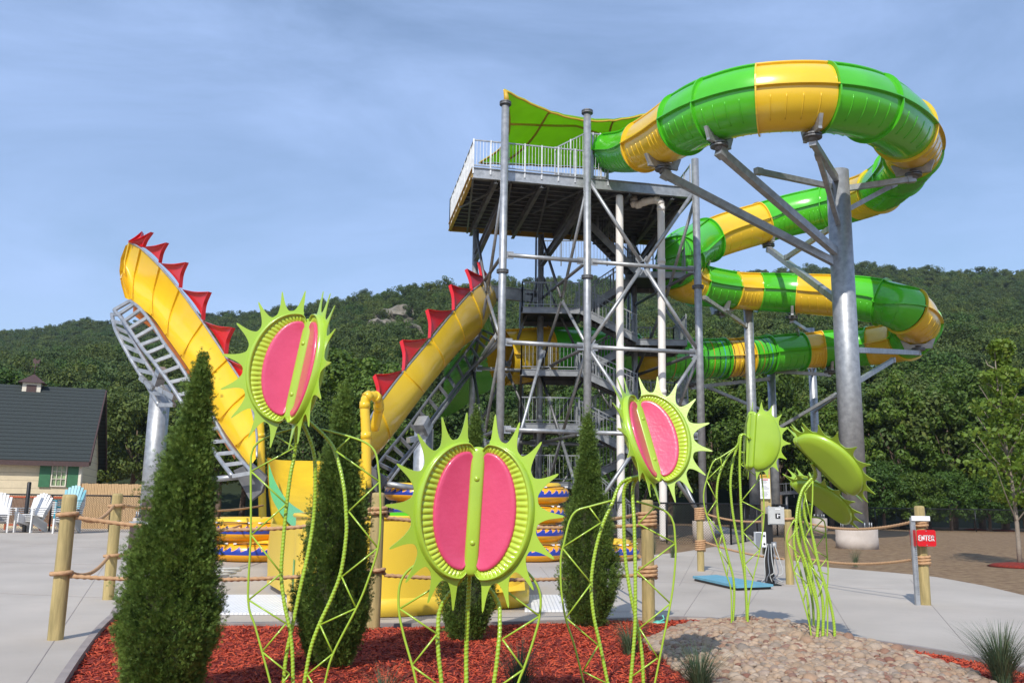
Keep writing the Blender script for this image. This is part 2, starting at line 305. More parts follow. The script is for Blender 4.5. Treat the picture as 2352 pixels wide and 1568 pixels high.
# concrete: plaza on the left, apron behind the bed, path sweeping right
conc = MB()
bed_back = [(2700, 1592), (2352, 1532), (2180, 1497), (1950, 1462), (1850, 1450), (1700, 1424), (1560, 1416), (1400, 1420), (1290, 1424), (1000, 1431), (620, 1431), (480, 1428), (290, 1392), (262, 1412), (232, 1440), (200, 1480), (165, 1530), (135, 1580), (100, 1680)]
bedp = [H(x, y) for x, y in bed_back]
far = [(-14, 4), (-60, 4), (-60, 45), (-6, 45), (2, 30)]
fr2 = [H(1375, 1272), H(1470, 1276), H(1560, 1268), H(1640, 1255), H(1668, 1242), H(1662, 1228), H(1600, 1212), H(1640, 1204), H(1720, 1222), H(1745, 1250), H(1790, 1280), H(1900, 1302), H(2050, 1314), H(2150, 1324), H(2260, 1344), H(2352, 1366), H(2480, 1400), H(2700, 1470)]
poly = [(p.x, p.y) for p in bedp] + [(-5.2, 4.0)] + far[1:] + [(p.x, p.y) for p in fr2]
from mathutils.geometry import tessellate_polygon
def flat_poly(name, pts, z, m, kind='structure', step=None, apron=0.0):
    tri = tessellate_polygon([[Vector((p[0], p[1], 0)) for p in pts]]); mb = MB()
    mb.v = [(p[0], p[1], z) for p in pts]; mb.f = [tuple(t) for t in tri]; mb.sm = [False] * len(tri)
    if apron:
        b = len(mb.v); n = len(pts); mb.v += [(p[0], p[1], z - apron) for p in pts]
        for i in range(n): mb.f.append((i, (i + 1) % n, b + (i + 1) % n, b + i)); mb.sm.append(False)
    me = mb.mesh(name, m); import bmesh
    bm = bmesh.new(); bm.from_mesh(me); bmesh.ops.recalc_face_normals(bm, faces=bm.faces); 
    if sum(f.normal.z for f in bm.faces) < 0: bmesh.ops.reverse_faces(bm, faces=bm.faces)
    bm.to_mesh(me); bm.free(); o = bpy.data.objects.new(name, me); COL.objects.link(o); return tag(o, kind=kind)
flat_poly('concrete_path', poly, 0.0, M['conc'], apron=0.05)
# control joints cut in the concrete
cj = MB()
for (a, b) in (((0, 1290), (250, 1297)), ((0, 1362), (235, 1372)), ((1330, 1330), (2050, 1352)), ((1570, 1415), (1640, 1310)), ((1960, 1462), (1880, 1330)), ((480, 1408), (660, 1408)), ((1210, 1408), (1560, 1402)), ((1240, 1300), (1290, 1360)), ((0, 1252), (262, 1258)), ((60, 1568), (238, 1300)), ((1700, 1418), (1745, 1352)), ((2240, 1506), (2090, 1330)), ((1560, 1345), (1600, 1268))):
    p, q = H(*a), H(*b); cj.bar(p + Vector((0, 0, .0015)), q + Vector((0, 0, .0015)), 0.007, 0.002)
struct('path_joint', cj, M['edge'])
# kerb edging along the bed
kb = MB(); kp = smooth_path([(p.x, p.y, 0) for p in bedp], .25)
rows = []
for i, p in enumerate(kp):
    t = (kp[min(i + 1, len(kp) - 1)] - kp[max(i - 1, 0)]).normalized(); nrm = Vector((-t.y, t.x, 0))
    rows.append([p + nrm * 0.02 + Vector((0, 0, -.14)), p + nrm * 0.02 + Vector((0, 0, .006)), p - nrm * .05 + Vector((0, 0, .006)), p - nrm * .05 + Vector((0, 0, -.14))])
kb.grid(rows, smooth=False); struct('kerb', kb, M['edge'])
# mulch bed, gently mounded
import mathutils.geometry as mg
bpoly = [(p.x, p.y) for p in bedp] + [(-3, 2.0), (4, 2.0), (8, 3.6)]
bv = [Vector((a, b)) for a, b in bpoly]
def inpoly(x, y, P):
    c = False; n = len(P); j = n - 1
    for i in range(n):
        if (P[i][1] > y) != (P[j][1] > y) and x < (P[j][0] - P[i][0]) * (y - P[i][1]) / (P[j][1] - P[i][1]) + P[i][0]: c = not c
        j = i
    return c
def edged(x, y, P):
    best = 9; p = Vector((x, y)); n = len(P)
    for i in range(len(bedp) - 1):
        a = Vector(P[i]); b = Vector(P[i + 1]); ab = b - a; t = max(0, min(1, (p - a).dot(ab) / max(ab.dot(ab), 1e-6))); best = min(best, (p - (a + ab * t)).length)
    return best
def bedz(x, y):
    d = edged(x, y, bpoly)
    return -0.05 + 0.10 * min(1, d / 0.9) + 0.03 * noise.noise((x * 1.3, y * 1.3, 0))
mb = MB(); nx, ny = 110, 90; x0, x1, y0, y1 = -7, 11, 2.0, 11.5
idx = {}
for j in range(ny + 1):
    for i in range(nx + 1):
        x = x0 + (x1 - x0) * i / nx; y = y0 + (y1 - y0) * j / ny
        if inpoly(x, y, bpoly): idx[i, j] = len(mb.v); mb.v.append((x, y, bedz(x, y)))
for j in range(ny):
    for i in range(nx):
        q = [(i, j), (i + 1, j), (i + 1, j + 1), (i, j + 1)]
        if all(k in idx for k in q): mb.f.append(tuple(idx[k] for k in q)); mb.sm.append(True)
struct('mulch_bed', mb, M['mulchbed'])
f = flat_poly('bed_soil', bpoly, -0.055, M['mulchbed'])
# rock area
ROCK = [(p.x, p.y) for p in hp([(1488, 1488), (1545, 1456), (1620, 1441), (1700, 1434), (1790, 1432), (1880, 1444), (1960, 1470), (2040, 1492), (2130, 1528), (2215, 1556), (2300, 1600), (2280, 1700), (1640, 1720), (1600, 1600), (1530, 1530), (1495, 1505)])]
def chips():
    V = []; F = []; k = 0; n = 0
    cand = 0
    while n < 62000 and cand < 260000:
        cand += 1
        y = 4.2 + 7.0 * random.random() ** 1.0; x = random.uniform(-5.5, 8.5)
        if abs(x) > y * 0.72 + 0.8: continue
        if not inpoly(x, y, bpoly) or edged(x, y, bpoly) < .03: continue
        if inpoly(x, y, ROCK) and random.random() < .93: continue
        l = random.uniform(.012, .038); wd = random.uniform(.003, .008); a = random.uniform(0, math.pi); tl = random.gauss(0, .35); ro = random.uniform(-.8, .8)
        m = Matrix.Rotation(a, 3, 'Z') @ Matrix.Rotation(tl, 3, 'Y') @ Matrix.Rotation(ro, 3, 'X'); z = bedz(x, y) + random.uniform(.0, .018)
        for c in ((-l, -wd * .5, 0), (l * .8, -wd, 0), (l, wd * .6, 0), (-l * .7, wd, 0)): V.append(tuple(Vector((x, y, z)) + m @ Vector(c)))
        F.append((k, k + 1, k + 2, k + 3)); k += 4; n += 1
    return fast_mesh('mulch', np.array(V), np.array(F), M['chip'])
tag(link('mulch', chips()), kind='stuff')
# ------------------------------------------------------------------ river stones
def stone_mesh(seed):
    import bmesh
    bm = bmesh.new(); bmesh.ops.create_icosphere(bm, subdivisions=2, radius=1); rs = random.Random(seed); off = Vector((seed * 9.1, seed * 3.3, 0))
    sc = (1, rs.uniform(.65, .9), rs.uniform(.5, .75))
    for v in bm.verts:
        nrm = noise.noise(v.co * 0.9 + off); v.co *= 1 + .28 * nrm; v.co = Vector((v.co.x * sc[0], v.co.y * sc[1], v.co.z * sc[2]))
    for f in bm.faces: f.smooth = True
    me = bpy.data.meshes.new('river_stone'); bm.to_mesh(me); bm.free(); me.materials.append(M['stone']); return me
SM = [stone_mesh(i) for i in range(9)]
spts = []; cellmap = {}
def try_stone(x, y, r):
    cx, cy = int(x / .15), int(y / .15)
    for a in (-1, 0, 1):
        for b in (-1, 0, 1):
            for (X, Y, Rr) in cellmap.get((cx + a, cy + b), []):
                if (X - x) ** 2 + (Y - y) ** 2 < ((Rr + r) * .72) ** 2: return False
    cellmap.setdefault((cx, cy), []).append((x, y, r)); return True
rx = [p[0] for p in ROCK]; ry = [p[1] for p in ROCK]
for t in range(95000):
    x = random.uniform(min(rx), max(rx)); y = random.uniform(min(ry), max(ry))
    if not inpoly(x, y, ROCK): continue
    r = random.choice([.030, .036, .042, .048, .056, .045, .066, .038]) * random.uniform(.85, 1.15)
    if t > 45000: r = random.uniform(.016, .026)
    if try_stone(x, y, r): spts.append((x, y, r))
def rockd(x, y):
    p = Vector((x, y)); best = 9
    for i in range(len(ROCK)):
        a = Vector(ROCK[i]); b = Vector(ROCK[(i + 1) % len(ROCK)]); ab = b - a; t = max(0, min(1, (p - a).dot(ab) / max(ab.dot(ab), 1e-6))); best = min(best, (p - (a + ab * t)).length)
    return best
def score(s):
    x, y, r = s
    # keep those inside the frame first, largest apparent size
    tt = H(1176, 1575).y
    return -(r / y) if y > tt - 0.1 else 1
spts.sort(key=score)
def rmz(x, y): return bedz(x, y) + 0.10 * min(1, rockd(x, y) / .6)
mm = MB(); mm_x = []
sv = []; sf = []; base = 0
coords = []
for me in SM:
    a = np.zeros(len(me.vertices) * 3, dtype=np.float32); me.vertices.foreach_get('co', a); coords.append((a.reshape(-1, 3), np.array([list(p.vertices) for p in me.polygons])))
for i, (x, y, r) in enumerate(spts):
    z = rmz(x, y) + r * .25 + (0.02 if r < .035 else 0); e = (random.uniform(-.4, .4), random.uniform(-.4, .4), random.uniform(0, 6.28))
    if i < 300:
        o = bpy.data.objects.new('river_stone', SM[i % 9]); COL.objects.link(o); o.location = (x, y, z); o.rotation_euler = e; o.scale = (r * 1.15,) * 3
        tag(o, 'smooth rounded tan or grey river stone lying in the rock bed', 'stone', 'river stones heaped in the rock bed')
    else:
        a, fc = coords[i % 9]; mt = np.array(Matrix.Rotation(e[2], 3, 'Z') @ Matrix.Rotation(e[0], 3, 'X')); sv.append(a @ mt.T * (r * 1.15) + np.array([x, y, z])); sf.append(fc + base); base += len(a)
me = fast_mesh('pebbles', np.vstack(sv), np.vstack(sf), M['stone']); me.polygons.foreach_set('use_smooth', [True] * len(me.polygons))
tag(link('pebbles', me), kind='stuff')
mb = MB(); q = [(i, j) for i in range(40) for j in range(40)]
rows = []
import itertools
bx0, bx1, by0, by1 = min(rx), max(rx), min(ry), max(ry); gi = {}
for j in range(61):
    for i in range(61):
        x = bx0 + (bx1 - bx0) * i / 60; y = by0 + (by1 - by0) * j / 60
        if inpoly(x, y, ROCK): gi[i, j] = len(mb.v); mb.v.append((x, y, rmz(x, y) - .004))
for j in range(60):
    for i in range(60):
        q = [(i, j), (i + 1, j), (i + 1, j + 1), (i, j + 1)]
        if all(k in gi for k in q): mb.f.append(tuple(gi[k] for k in q)); mb.sm.append(True)
M['grit'] = mat('rock_bed_grit', (0.20, 0.14, 0.10), (0.09, 0.06, 0.045), 0.95, scale=40, bump=.6)
struct('rock_bed', mb, M['grit'])
# ------------------------------------------------------------------ hills and forest
SKY = [(-700, 800), (-200, 765), (0, 757), (100, 747), (200, 728), (260, 738), (330, 730), (470, 714), (560, 712), (640, 704), (700, 697), (740, 684), (860, 668), (950, 650), (1020, 644), (1090, 640), (1250, 634), (1500, 632), (1680, 620), (1760, 614), (1860, 608), (1990, 600), (2100, 612), (2200, 614), (2352, 620), (2600, 640), (3100, 660)]
def azof(px, py): d = D(px, py); return d.x / d.y, d.z / d.y
SKT = [azof(x, y + 7) for x, y in SKY]
def elev(az):
    if az <= SKT[0][0]: return SKT[0][1]
    for (a, b), (c, d_) in zip(SKT, SKT[1:]):
        if a <= az <= c: return b + (d_ - b) * (az - a) / (c - a)
    return SKT[-1][1]
def ridge(az):
    return 370 - 130 * math.exp(-((az + 0.06) / .14) ** 2) + 25 * math.sin(az * 9)
Y0 = 66
def hz(x, y):
    az = x / y; rd = ridge(az); hh = elev(az) * rd + 1.4 - 4.5
    t = max(0, min(1.0, (y - Y0) / (rd - Y0))); z = hh * (t ** .9 * (1 - .12 * math.sin(math.pi * t)))
    return z - 0.05 + 2.5 * noise.noise((x * .03, y * .03, 1)) * min(1, t * 4) * (1 - t) - (max(0, y - rd) * .25)
mb = MB(); rows = []
for j in range(46):
    y = Y0 + (520 - Y0) * (j / 45) ** 1.2; rows.append([(az * y, y, hz(az * y, y)) for az in np.linspace(-1.0, 1.0, 70)])
mb.grid(rows); struct('hill', mb, M['hill'])
def crown_mesh(name, seed, rx_, rz_, nclump, nleaf, size, m, zc, spread=.42, low=-0.6, droop=0):
    rg = np.random.default_rng(seed); cs = []
    for _ in range(nclump):
        v = rg.normal(size=3); v /= np.linalg.norm(v)
        if v[2] < low: v[2] = -v[2]
        rr = rg.uniform(.55, .95); cs.append((v[0] * rx_ * rr, v[1] * rx_ * rr, zc + v[2] * rz_ * rr))
    cs = np.array(cs); per = nleaf // nclump; c = np.repeat(cs, per, 0); n = len(c)
    cr_ = np.repeat(rg.uniform(.6, 1.25, nclump), per) * rx_ * spread
    d = rg.normal(size=(n, 3)); d /= np.linalg.norm(d, axis=1)[:, None]; rad = rg.uniform(.45, 1, n) ** .6
    p = c + d * (cr_ * rad)[:, None] * np.array([1, 1, .75])
    nn = d + rg.normal(size=(n, 3)) * .55 + np.array([0, 0, .35]); nn /= np.linalg.norm(nn, axis=1)[:, None]
    a = np.cross(nn, rg.normal(size=(n, 3))); a /= np.linalg.norm(a, axis=1)[:, None]; b = np.cross(nn, a); s = (size * rg.uniform(.6, 1.3, n))[:, None]
    V = np.stack([p - a * s, p - b * s * .55 + a * s * .1, p + a * s, p + b * s * .55 - a * s * .1], 1).reshape(-1, 3); F = np.arange(n * 4).reshape(-1, 4)
    return fast_mesh(name, V, F, m)
fc = bpy.data.collections.new('forest_kinds')
for i in range(5):
    o = bpy.data.objects.new('forest_crown', crown_mesh('forest_crown', 50 + i, 2.5 + .35 * (i % 3), 2.6 + .7 * (i % 2), 34, 3400, .165, M['leafd'] if i != 2 else M['leafm'], 3.6, spread=.34)); fc.objects.link(o)
fp = []
ROCKS = [azof(905, 738), azof(880, 760), azof(938, 726), azof(955, 775)]
az = -0.95
y = 74.0
while y < 410:
    stp = 3.0 + min(1.7, (y - 74) * .010); n = int(2 * .78 * y / stp)
    for i in range(n):
        xx = -0.78 * y + i * stp + random.uniform(-1.6, 1.6); yy = y + random.uniform(-1.6, 1.6); a = xx / yy
        if yy > ridge(a) + 12: continue
        if abs(a) > .72 : continue
        zz = hz(xx, yy); el = (zz + 3 - 1.4) / yy; sk = False
        for (ra, re) in ROCKS:
            if abs(a - ra) < .009 and -.014 < el - re < .008: sk = True
        if not sk: fp.append((xx, yy, zz - .5))
    y += stp * .85
fm = bpy.data.meshes.new('forest'); fm.from_pydata(fp, [], []); fo = bpy.data.objects.new('forest', fm); COL.objects.link(fo); tag(fo, kind='stuff')
ng = bpy.data.node_groups.new('scatter', 'GeometryNodeTree'); ng.interface.new_socket('Geometry', in_out='INPUT', socket_type='NodeSocketGeometry'); ng.interface.new_socket('Geometry', in_out='OUTPUT', socket_type='NodeSocketGeometry')
gin = ng.nodes.new('NodeGroupInput'); gout = ng.nodes.new('NodeGroupOutput'); ip = ng.nodes.new('GeometryNodeInstanceOnPoints'); ci = ng.nodes.new('GeometryNodeCollectionInfo')
ci.inputs['Collection'].default_value = fc; ci.inputs['Separate Children'].default_value = True; ip.inputs['Pick Instance'].default_value = True
rvr = ng.nodes.new('FunctionNodeRandomValue'); rvr.data_type = 'FLOAT_VECTOR'; rvr.inputs[0].default_value = (0, 0, 0); rvr.inputs[1].default_value = (.15, .15, 6.28)
rvs = ng.nodes.new('FunctionNodeRandomValue'); rvs.data_type = 'FLOAT'; rvs.inputs[2].default_value = .62; rvs.inputs[3].default_value = 1.12; rvs.inputs['Seed'].default_value = 3
rvi = ng.nodes.new('FunctionNodeRandomValue'); rvi.data_type = 'INT'; rvi.inputs[4].default_value = 0; rvi.inputs[5].default_value = 4; rvi.inputs['Seed'].default_value = 5
lk = ng.links.new
lk(gin.outputs[0], ip.inputs['Points']); lk(ci.outputs[0], ip.inputs['Instance']); lk(rvr.outputs[0], ip.inputs['Rotation']); lk(rvs.outputs[1], ip.inputs['Scale']); lk(rvi.outputs[2], ip.inputs['Instance Index']); lk(ip.outputs[0], gout.inputs[0])
fo.modifiers.new('scatter', 'NODES').node_group = ng
for i, (px, py, sx_, sz_) in enumerate([(905, 738, 5.0, 3.0), (880, 760, 3.8, 2.6), (938, 726, 4.4, 2.6), (955, 775, 3.0, 2.4)]):
    a, e = azof(px, py); yy = 80
    while yy < 380 and (hz(a * yy, yy) + 1.2 - 1.4) / yy < e: yy += 1
    import bmesh
    bm = bmesh.new(); bmesh.ops.create_icosphere(bm, subdivisions=3, radius=1)
    for v in bm.verts: v.co = v.co * (1 + .5 * noise.noise(v.co * 1.6 + Vector((i * 7, 0, 0)))); v.co = Vector((v.co.x * sx_, v.co.y * 4, v.co.z * sz_))
    me = bpy.data.meshes.new('rock_outcrop'); bm.to_mesh(me); bm.free(); me.materials.append(M['rock']); o = link('rock_outcrop', me); o.location = (a * yy, yy, hz(a * yy, yy) + 1.0); o.rotation_euler = (0, .25, 0)
    tag(o, ['long pale bare rock ledge showing high among the hillside trees', 'small pale rock patch just below and left of the long ledge', 'pale rock crest at the top of the bare ledges under the skyline', 'lowest grey rock face showing among trees left of the red spiked right wing'][i], 'rock', 'bare rocks on the hillside')
# individual trees beyond the fences
def trunk_mb(h, r, lean=0, limbs=6, seed=0, top=.8):
    rs = random.Random(seed); m = MB(); pts = [Vector((lean * t * t * h + .08 * math.sin(t * 5 + seed), .06 * math.cos(t * 4 + seed), t * h * top)) for t in [i / 8 for i in range(9)]]
    m.tube(pts, [r * (1 - .8 * i / 8) for i in range(9)], 8)
    for i in range(limbs):
        t = rs.uniform(.3, .85); p = pts[int(t * 8)]; a = rs.uniform(0, 6.28); l = h * rs.uniform(.15, .3); q = p + Vector((math.cos(a) * l * .7, math.sin(a) * l * .7, l))
        m.tube([p, (p + q) / 2 + Vector((math.cos(a), math.sin(a), 0)) * l * .1, q], [r * .35, r * .22, r * .08], 5, caps=False)
    return m
protos = []
for i, (rx_, rz_, zc, mt, nl) in enumerate([(3.2, 4.0, 5.4, 'leafm', 9000), (3.8, 3.4, 4.6, 'leafd', 9000), (2.7, 4.4, 5.4, 'leafl', 8000), (3.4, 3.0, 3.6, 'leafm', 8000)]):
    cmn = crown_mesh('crown', 90 + i, rx_, rz_, 80, nl + 3000, .14, M[mt], zc, spread=.25, low=-.9); tmn = trunk_mb(zc + rz_ * .6, .22, seed=i).mesh('trunk', M['bark']); protos.append((cmn, tmn))
kinds = ['mid green bushy tree', 'dark dense tree', 'tall pale green leafy tree', 'low spreading green tree']
tl = [(-20, 60, 0, 1.0), (60, 62, 1, .9), (150, 66, 1, 1), (300, 62, 1, 1.05), (500, 60, 0, 1), (560, 64, 1, 1.1), (690, 58, 1, .9), (770, 62, 0, 1.3), (850, 60, 2, 1.1), (960, 64, 1, 1), (1040, 62, 0, .9), (1150, 66, 1, .9), (1260, 60, 1, .8), (1330, 64, 0, 1), (1430, 61, 3, .9), (1540, 64, 1, 1), (1640, 62, 0, .95), (1700, 66, 1, 1.2), (1790, 62, 0, 1.1), (1850, 66, 1, 1.15), (1910, 60, 2, .85), (2005, 63, 1, 1.15), (2070, 60, 2, .95), (2130, 62, 1, 1.25), (2190, 59, 2, 1.0), (2250, 61, 0, 1.1), (2310, 58, 2, .95), (2380, 60, 0, 1.1), (2030, 58, 3, .6), (2110, 57, 3, .5), (2180, 57, 3, .55), (2270, 57, 3, .5), (2350, 57, 3, .6)]
places = ['behind the house roof at the left edge', 'behind the house roof ridge', 'behind the house roof and cupola', 'behind the gable end of the house', 'seen through the left wing truss', 'beyond the left wing lower truss', 'between the tall left flytrap and the slide', 'right of the tall left flytrap head', 'between the two spiked wings', 'under the right wing', 'behind the right wing truss', 'behind the left columns of the tower', 'behind the tower stairs', 'seen under the stair landings', 'behind the white pipes', 'behind the right column of the tower', 'just right of the tower', 'behind the leftmost slide support pole', 'between the slender support poles', 'left of the thick support pole', 'directly left of the thick pole base', 'directly right of the thick pole', 'first pale crown right of the thick pole', 'dark crown above the ENTER post', 'pale crown right of the ENTER post', 'between the ENTER post and the young trees', 'behind the staked young trees', 'at the right edge of the photo', 'low bush right of the thick pole base', 'low bush above the ENTER sign', 'low bush right of the ENTER sign', 'low bush behind the first young trunk', 'low bush at the right edge']
for (px, Yd, k, s), pl in zip(tl, places):
    a, e = azof(px, 1150); t = thing('leafy_tree', kinds[k] + ' ' + pl, 'tree', (a * Yd, Yd, -.06), 'trees beyond the fences', rz=random.uniform(0, 6.28)); t.scale = (s, s, s * random.uniform(.95, 1.15))
    link('crown', protos[k][0], t); link('trunk', protos[k][1], t)
# young staked trees on the right lawn
def young(px, py, hgt, label, seed, cw):
    p = H(px, py, -.06); t = thing('young_tree', label, 'tree', p, 'young trees on the seeded lawn')
    m = MB(); pts = [Vector((-.10 * q * hgt * .3 + .05 * math.sin(q * 6), 0, q * hgt)) for q in [i / 10 for i in range(11)]]; m.tube(pts, [.055 * (1 - .85 * i / 10) * hgt / 5 for i in range(11)], 8)
    rs = random.Random(seed)
    for i in range(26):
        q = .26 + .7 * i / 26; b = pts[int(q * 10)]; a = rs.uniform(0, 6.28); l = cw * (1.15 - q) * rs.uniform(.7, 1.1); e = b + Vector((math.cos(a) * l, math.sin(a) * l, l * 1.1)); m.tube([b, (b + e) / 2 + Vector((math.cos(a), math.sin(a), 0)) * .08, e], [.02, .013, .005], 5, caps=False)
    m.build('trunk', M['barkl'], t)
    rg = np.random.default_rng(seed); n = 4200; V = []
    qz = rg.uniform(.25, 1.03, n); rr = (1.18 - qz) * cw * np.sqrt(rg.uniform(.05, 1, n)) * (0.8 + .4 * np.sin(qz * 40)); aa = np.floor(rg.uniform(0, 9, n)) * .7 + rg.normal(0, .22, n) + qz * 9
    P = np.stack([rr * np.cos(aa), rr * np.sin(aa), qz * hgt + rr * .5], 1); nn = rg.normal(size=(n, 3)); nn /= np.linalg.norm(nn, axis=1)[:, None]; A = np.cross(nn, rg.normal(size=(n, 3))); A /= np.linalg.norm(A, axis=1)[:, None]; B = np.cross(nn, A); s = rg.uniform(.04, .085, n)[:, None]
    V = np.stack([P - A * s, P - B * s * .7, P + A * s, P + B * s * .7], 1).reshape(-1, 3); link('crown', fast_mesh('crown', V, np.arange(n * 4).reshape(-1, 4), M['leafy']), t)
    mm = MB(); prof = [(.75, 0), (.6, .06), (.3, .1), (.05, .11)]; mm.lathe(prof, (0, 0, .01), 20); mo = mm.build('mulch_mound', M['mulchbed'], None); mo.location = p; tag(mo, 'red mulch ring around the foot of ' + label.split(',')[0].replace('young tree', 'young tree'), 'mulch', 'mulch rings at the young trees')
young(2343, 1302, 5.6, 'young tree with thin pale trunk, nearest of the three at the right edge', 5, 1.45)
young(2303, 1219, 6.5, 'young tree in the middle of three, behind the nearest at the right', 6, 1.6)
young(2240, 1217, 6.0, 'young tree with a short bare trunk, leftmost of the three at the right', 7, 1.6)
# ------------------------------------------------------------------ arborvitae
def cedar(px, py, topx, topy, wid, label, seed, n):
    p = H(px, py, -.0); p.z = bedz(p.x, p.y); tp = W(topx, topy, p.y); h = (tp.z - p.z) * .92; lean = tp.x - p.x
    t = thing('arborvitae', label, 'shrub', p, 'arborvitae planted in the mulch bed'); rg = np.random.default_rng(seed)
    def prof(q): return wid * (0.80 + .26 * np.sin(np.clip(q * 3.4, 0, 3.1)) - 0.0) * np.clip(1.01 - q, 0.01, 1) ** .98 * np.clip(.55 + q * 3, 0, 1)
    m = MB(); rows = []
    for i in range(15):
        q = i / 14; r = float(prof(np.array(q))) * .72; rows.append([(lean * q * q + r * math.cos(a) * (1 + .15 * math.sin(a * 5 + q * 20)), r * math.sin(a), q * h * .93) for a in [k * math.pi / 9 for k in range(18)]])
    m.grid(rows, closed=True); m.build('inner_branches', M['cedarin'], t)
    m = MB(); m.tube([(0, 0, 0), (lean * .3, 0, h * .5), (lean * .9, 0, h * .93)], [.035, .025, .008], 7); m.build('trunk', M['bark'], t)
    n = int(n * 5.2); nt_ = n // 30; q = rg.uniform(0.0, 1, nt_) ** 1.15; aa = rg.uniform(0, 6.283, nt_); lump = np.array([noise.noise((math.cos(a_) * 2.2 + seed * 5, math.sin(a_) * 2.2, q_ * h * 3.2)) for a_, q_ in zip(aa, q)]); rr = prof(q) * rg.uniform(.70, 1.0, nt_) * (1 + .30 * lump)
    base = np.stack([lean * q * q + rr * np.cos(aa), rr * np.sin(aa), q * h], 1)
    k = 30; cen = np.repeat(base, k, 0); an = np.repeat(aa, k) + rg.normal(0, .5, nt_ * k); N_ = nt_ * k
    L_ = np.repeat(rg.uniform(.08, .22, nt_) * (1 + .5 * lump) * (1 + .35 * (q > .86)), k); s = rg.uniform(0, 1, N_)
    qk = np.repeat(q, k); hw = .44 * (1 - qk ** 3); outd = np.stack([np.cos(np.repeat(aa, k)) * hw, np.sin(np.repeat(aa, k)) * hw, np.ones(N_)], 1)
    P = cen + outd * (L_ * s)[:, None] + rg.normal(size=(N_, 3)) * (L_ * .14 * (1 - .7 * s))[:, None]
    dirv = outd * .95 + np.stack([np.cos(an), np.sin(an), np.zeros(N_)], 1) * .75 + rg.normal(size=(N_, 3)) * .3; dirv /= np.linalg.norm(dirv, axis=1)[:, None]
    sd_ = np.cross(dirv, np.stack([np.cos(an), np.sin(an), np.zeros(N_)], 1) + rg.normal(size=(N_, 3)) * .6); sd_ /= np.linalg.norm(sd_, axis=1)[:, None]
    Vs = []; l = (rg.uniform(.02, .044, N_))[:, None]
    for (f0, sgn, ll) in ((0, 0, 1.0), (.25, .8, .7), (.25, -.8, .7), (.55, .7, .5), (.55, -.7, .5)):
        st = P + dirv * l * f0; dd = dirv + sd_ * sgn; dd /= np.linalg.norm(dd, axis=1)[:, None]; ww = np.cross(np.cross(dirv, sd_), dd) * .0019; en = st + dd * l * ll; mid = (st + en) / 2
        Vs.append(np.stack([st, mid + ww, en, mid - ww], 1))
    V = np.concatenate(Vs, 1).reshape(-1, 3); link('foliage', fast_mesh('foliage', V, np.arange(len(V)).reshape(-1, 4), M['cedar']), t)
cedar(368, 1640, 468, 838, .325, 'large dense arborvitae at far left in front of the plaza', 1, 17000)
cedar(758, 1545, 792, 900, .32, 'tall arborvitae behind the stems of the tallest flytrap sculpture', 2, 13000)
cedar(1072, 1478, 1092, 958, .30, 'arborvitae behind the front centre flytrap head, its thin top showing above', 3, 9000)
cedar(1352, 1447, 1350, 962, .35, 'small conical arborvitae between the centre flytrap and the rightward tilted one', 4, 11000)
# ------------------------------------------------------------------ ornamental grass
def tuft(px, py, h, spread, n, label, seed, z=None):
    p = H(px, py, 0); p.z = bedz(p.x, p.y) if z is None else z; rs = random.Random(seed); m = MB()
    for i in range(n):
        a = rs.uniform(0, 6.283); r0 = rs.uniform(0, .06); l = h * rs.uniform(.5, 1.1); sp = spread * rs.uniform(.1, 1); w_ = rs.uniform(.0022, .004); b = Vector((math.cos(a) * r0, math.sin(a) * r0, -.02)); d = Vector((math.cos(a), math.sin(a), 0)); sd_ = Vector((-d.y, d.x, 0)) * w_
        pr = None
        for k in range(5):
            t = k / 4; c = b + d * sp * t ** 1.6 + Vector((0, 0, l * (t - .22 * t * t * (1 + sp)))); ww = sd_ * (1 - t * .9)
            if pr: m.face([pr[0], pr[1], c + ww, c - ww])
            pr = (c - ww, c + ww)
    # clump base
    o = m.build('grass_tuft', M['tuft'], None, origin=None); o.location = p
    return tag(o, label, 'ornamental grass', 'ornamental grass tufts')
tuft(2305, 1590, .62, .42, 700, 'largest blue green grass tuft at the lower right corner', 1)
tuft(1608, 1610, .48, .36, 420, 'grass tuft at the lower edge of the stones', 2)
tuft(1192, 1600, .46, .34, 300, 'grass tuft growing to the right of the centre flytrap stems', 3)
tuft(1447, 1515, .42, .3, 260, 'grass tuft behind the stems of the right tilted flytrap', 4)
tuft(880, 1640, .38, .3, 120, 'sparse grass tuft at the bottom edge left of the centre flytrap', 5)
tuft(1500, 1272, .75, .35, 120, 'grass tuft on the lawn left of the rope wrapped post', 6, 0)
tuft(1545, 1280, .9, .4, 120, 'grass tuft on the lawn right of the rope wrapped post', 7, 0)
tuft(1965, 1298, .6, .3, 90, 'small grass tuft behind the path near the control box post', 8, 0)
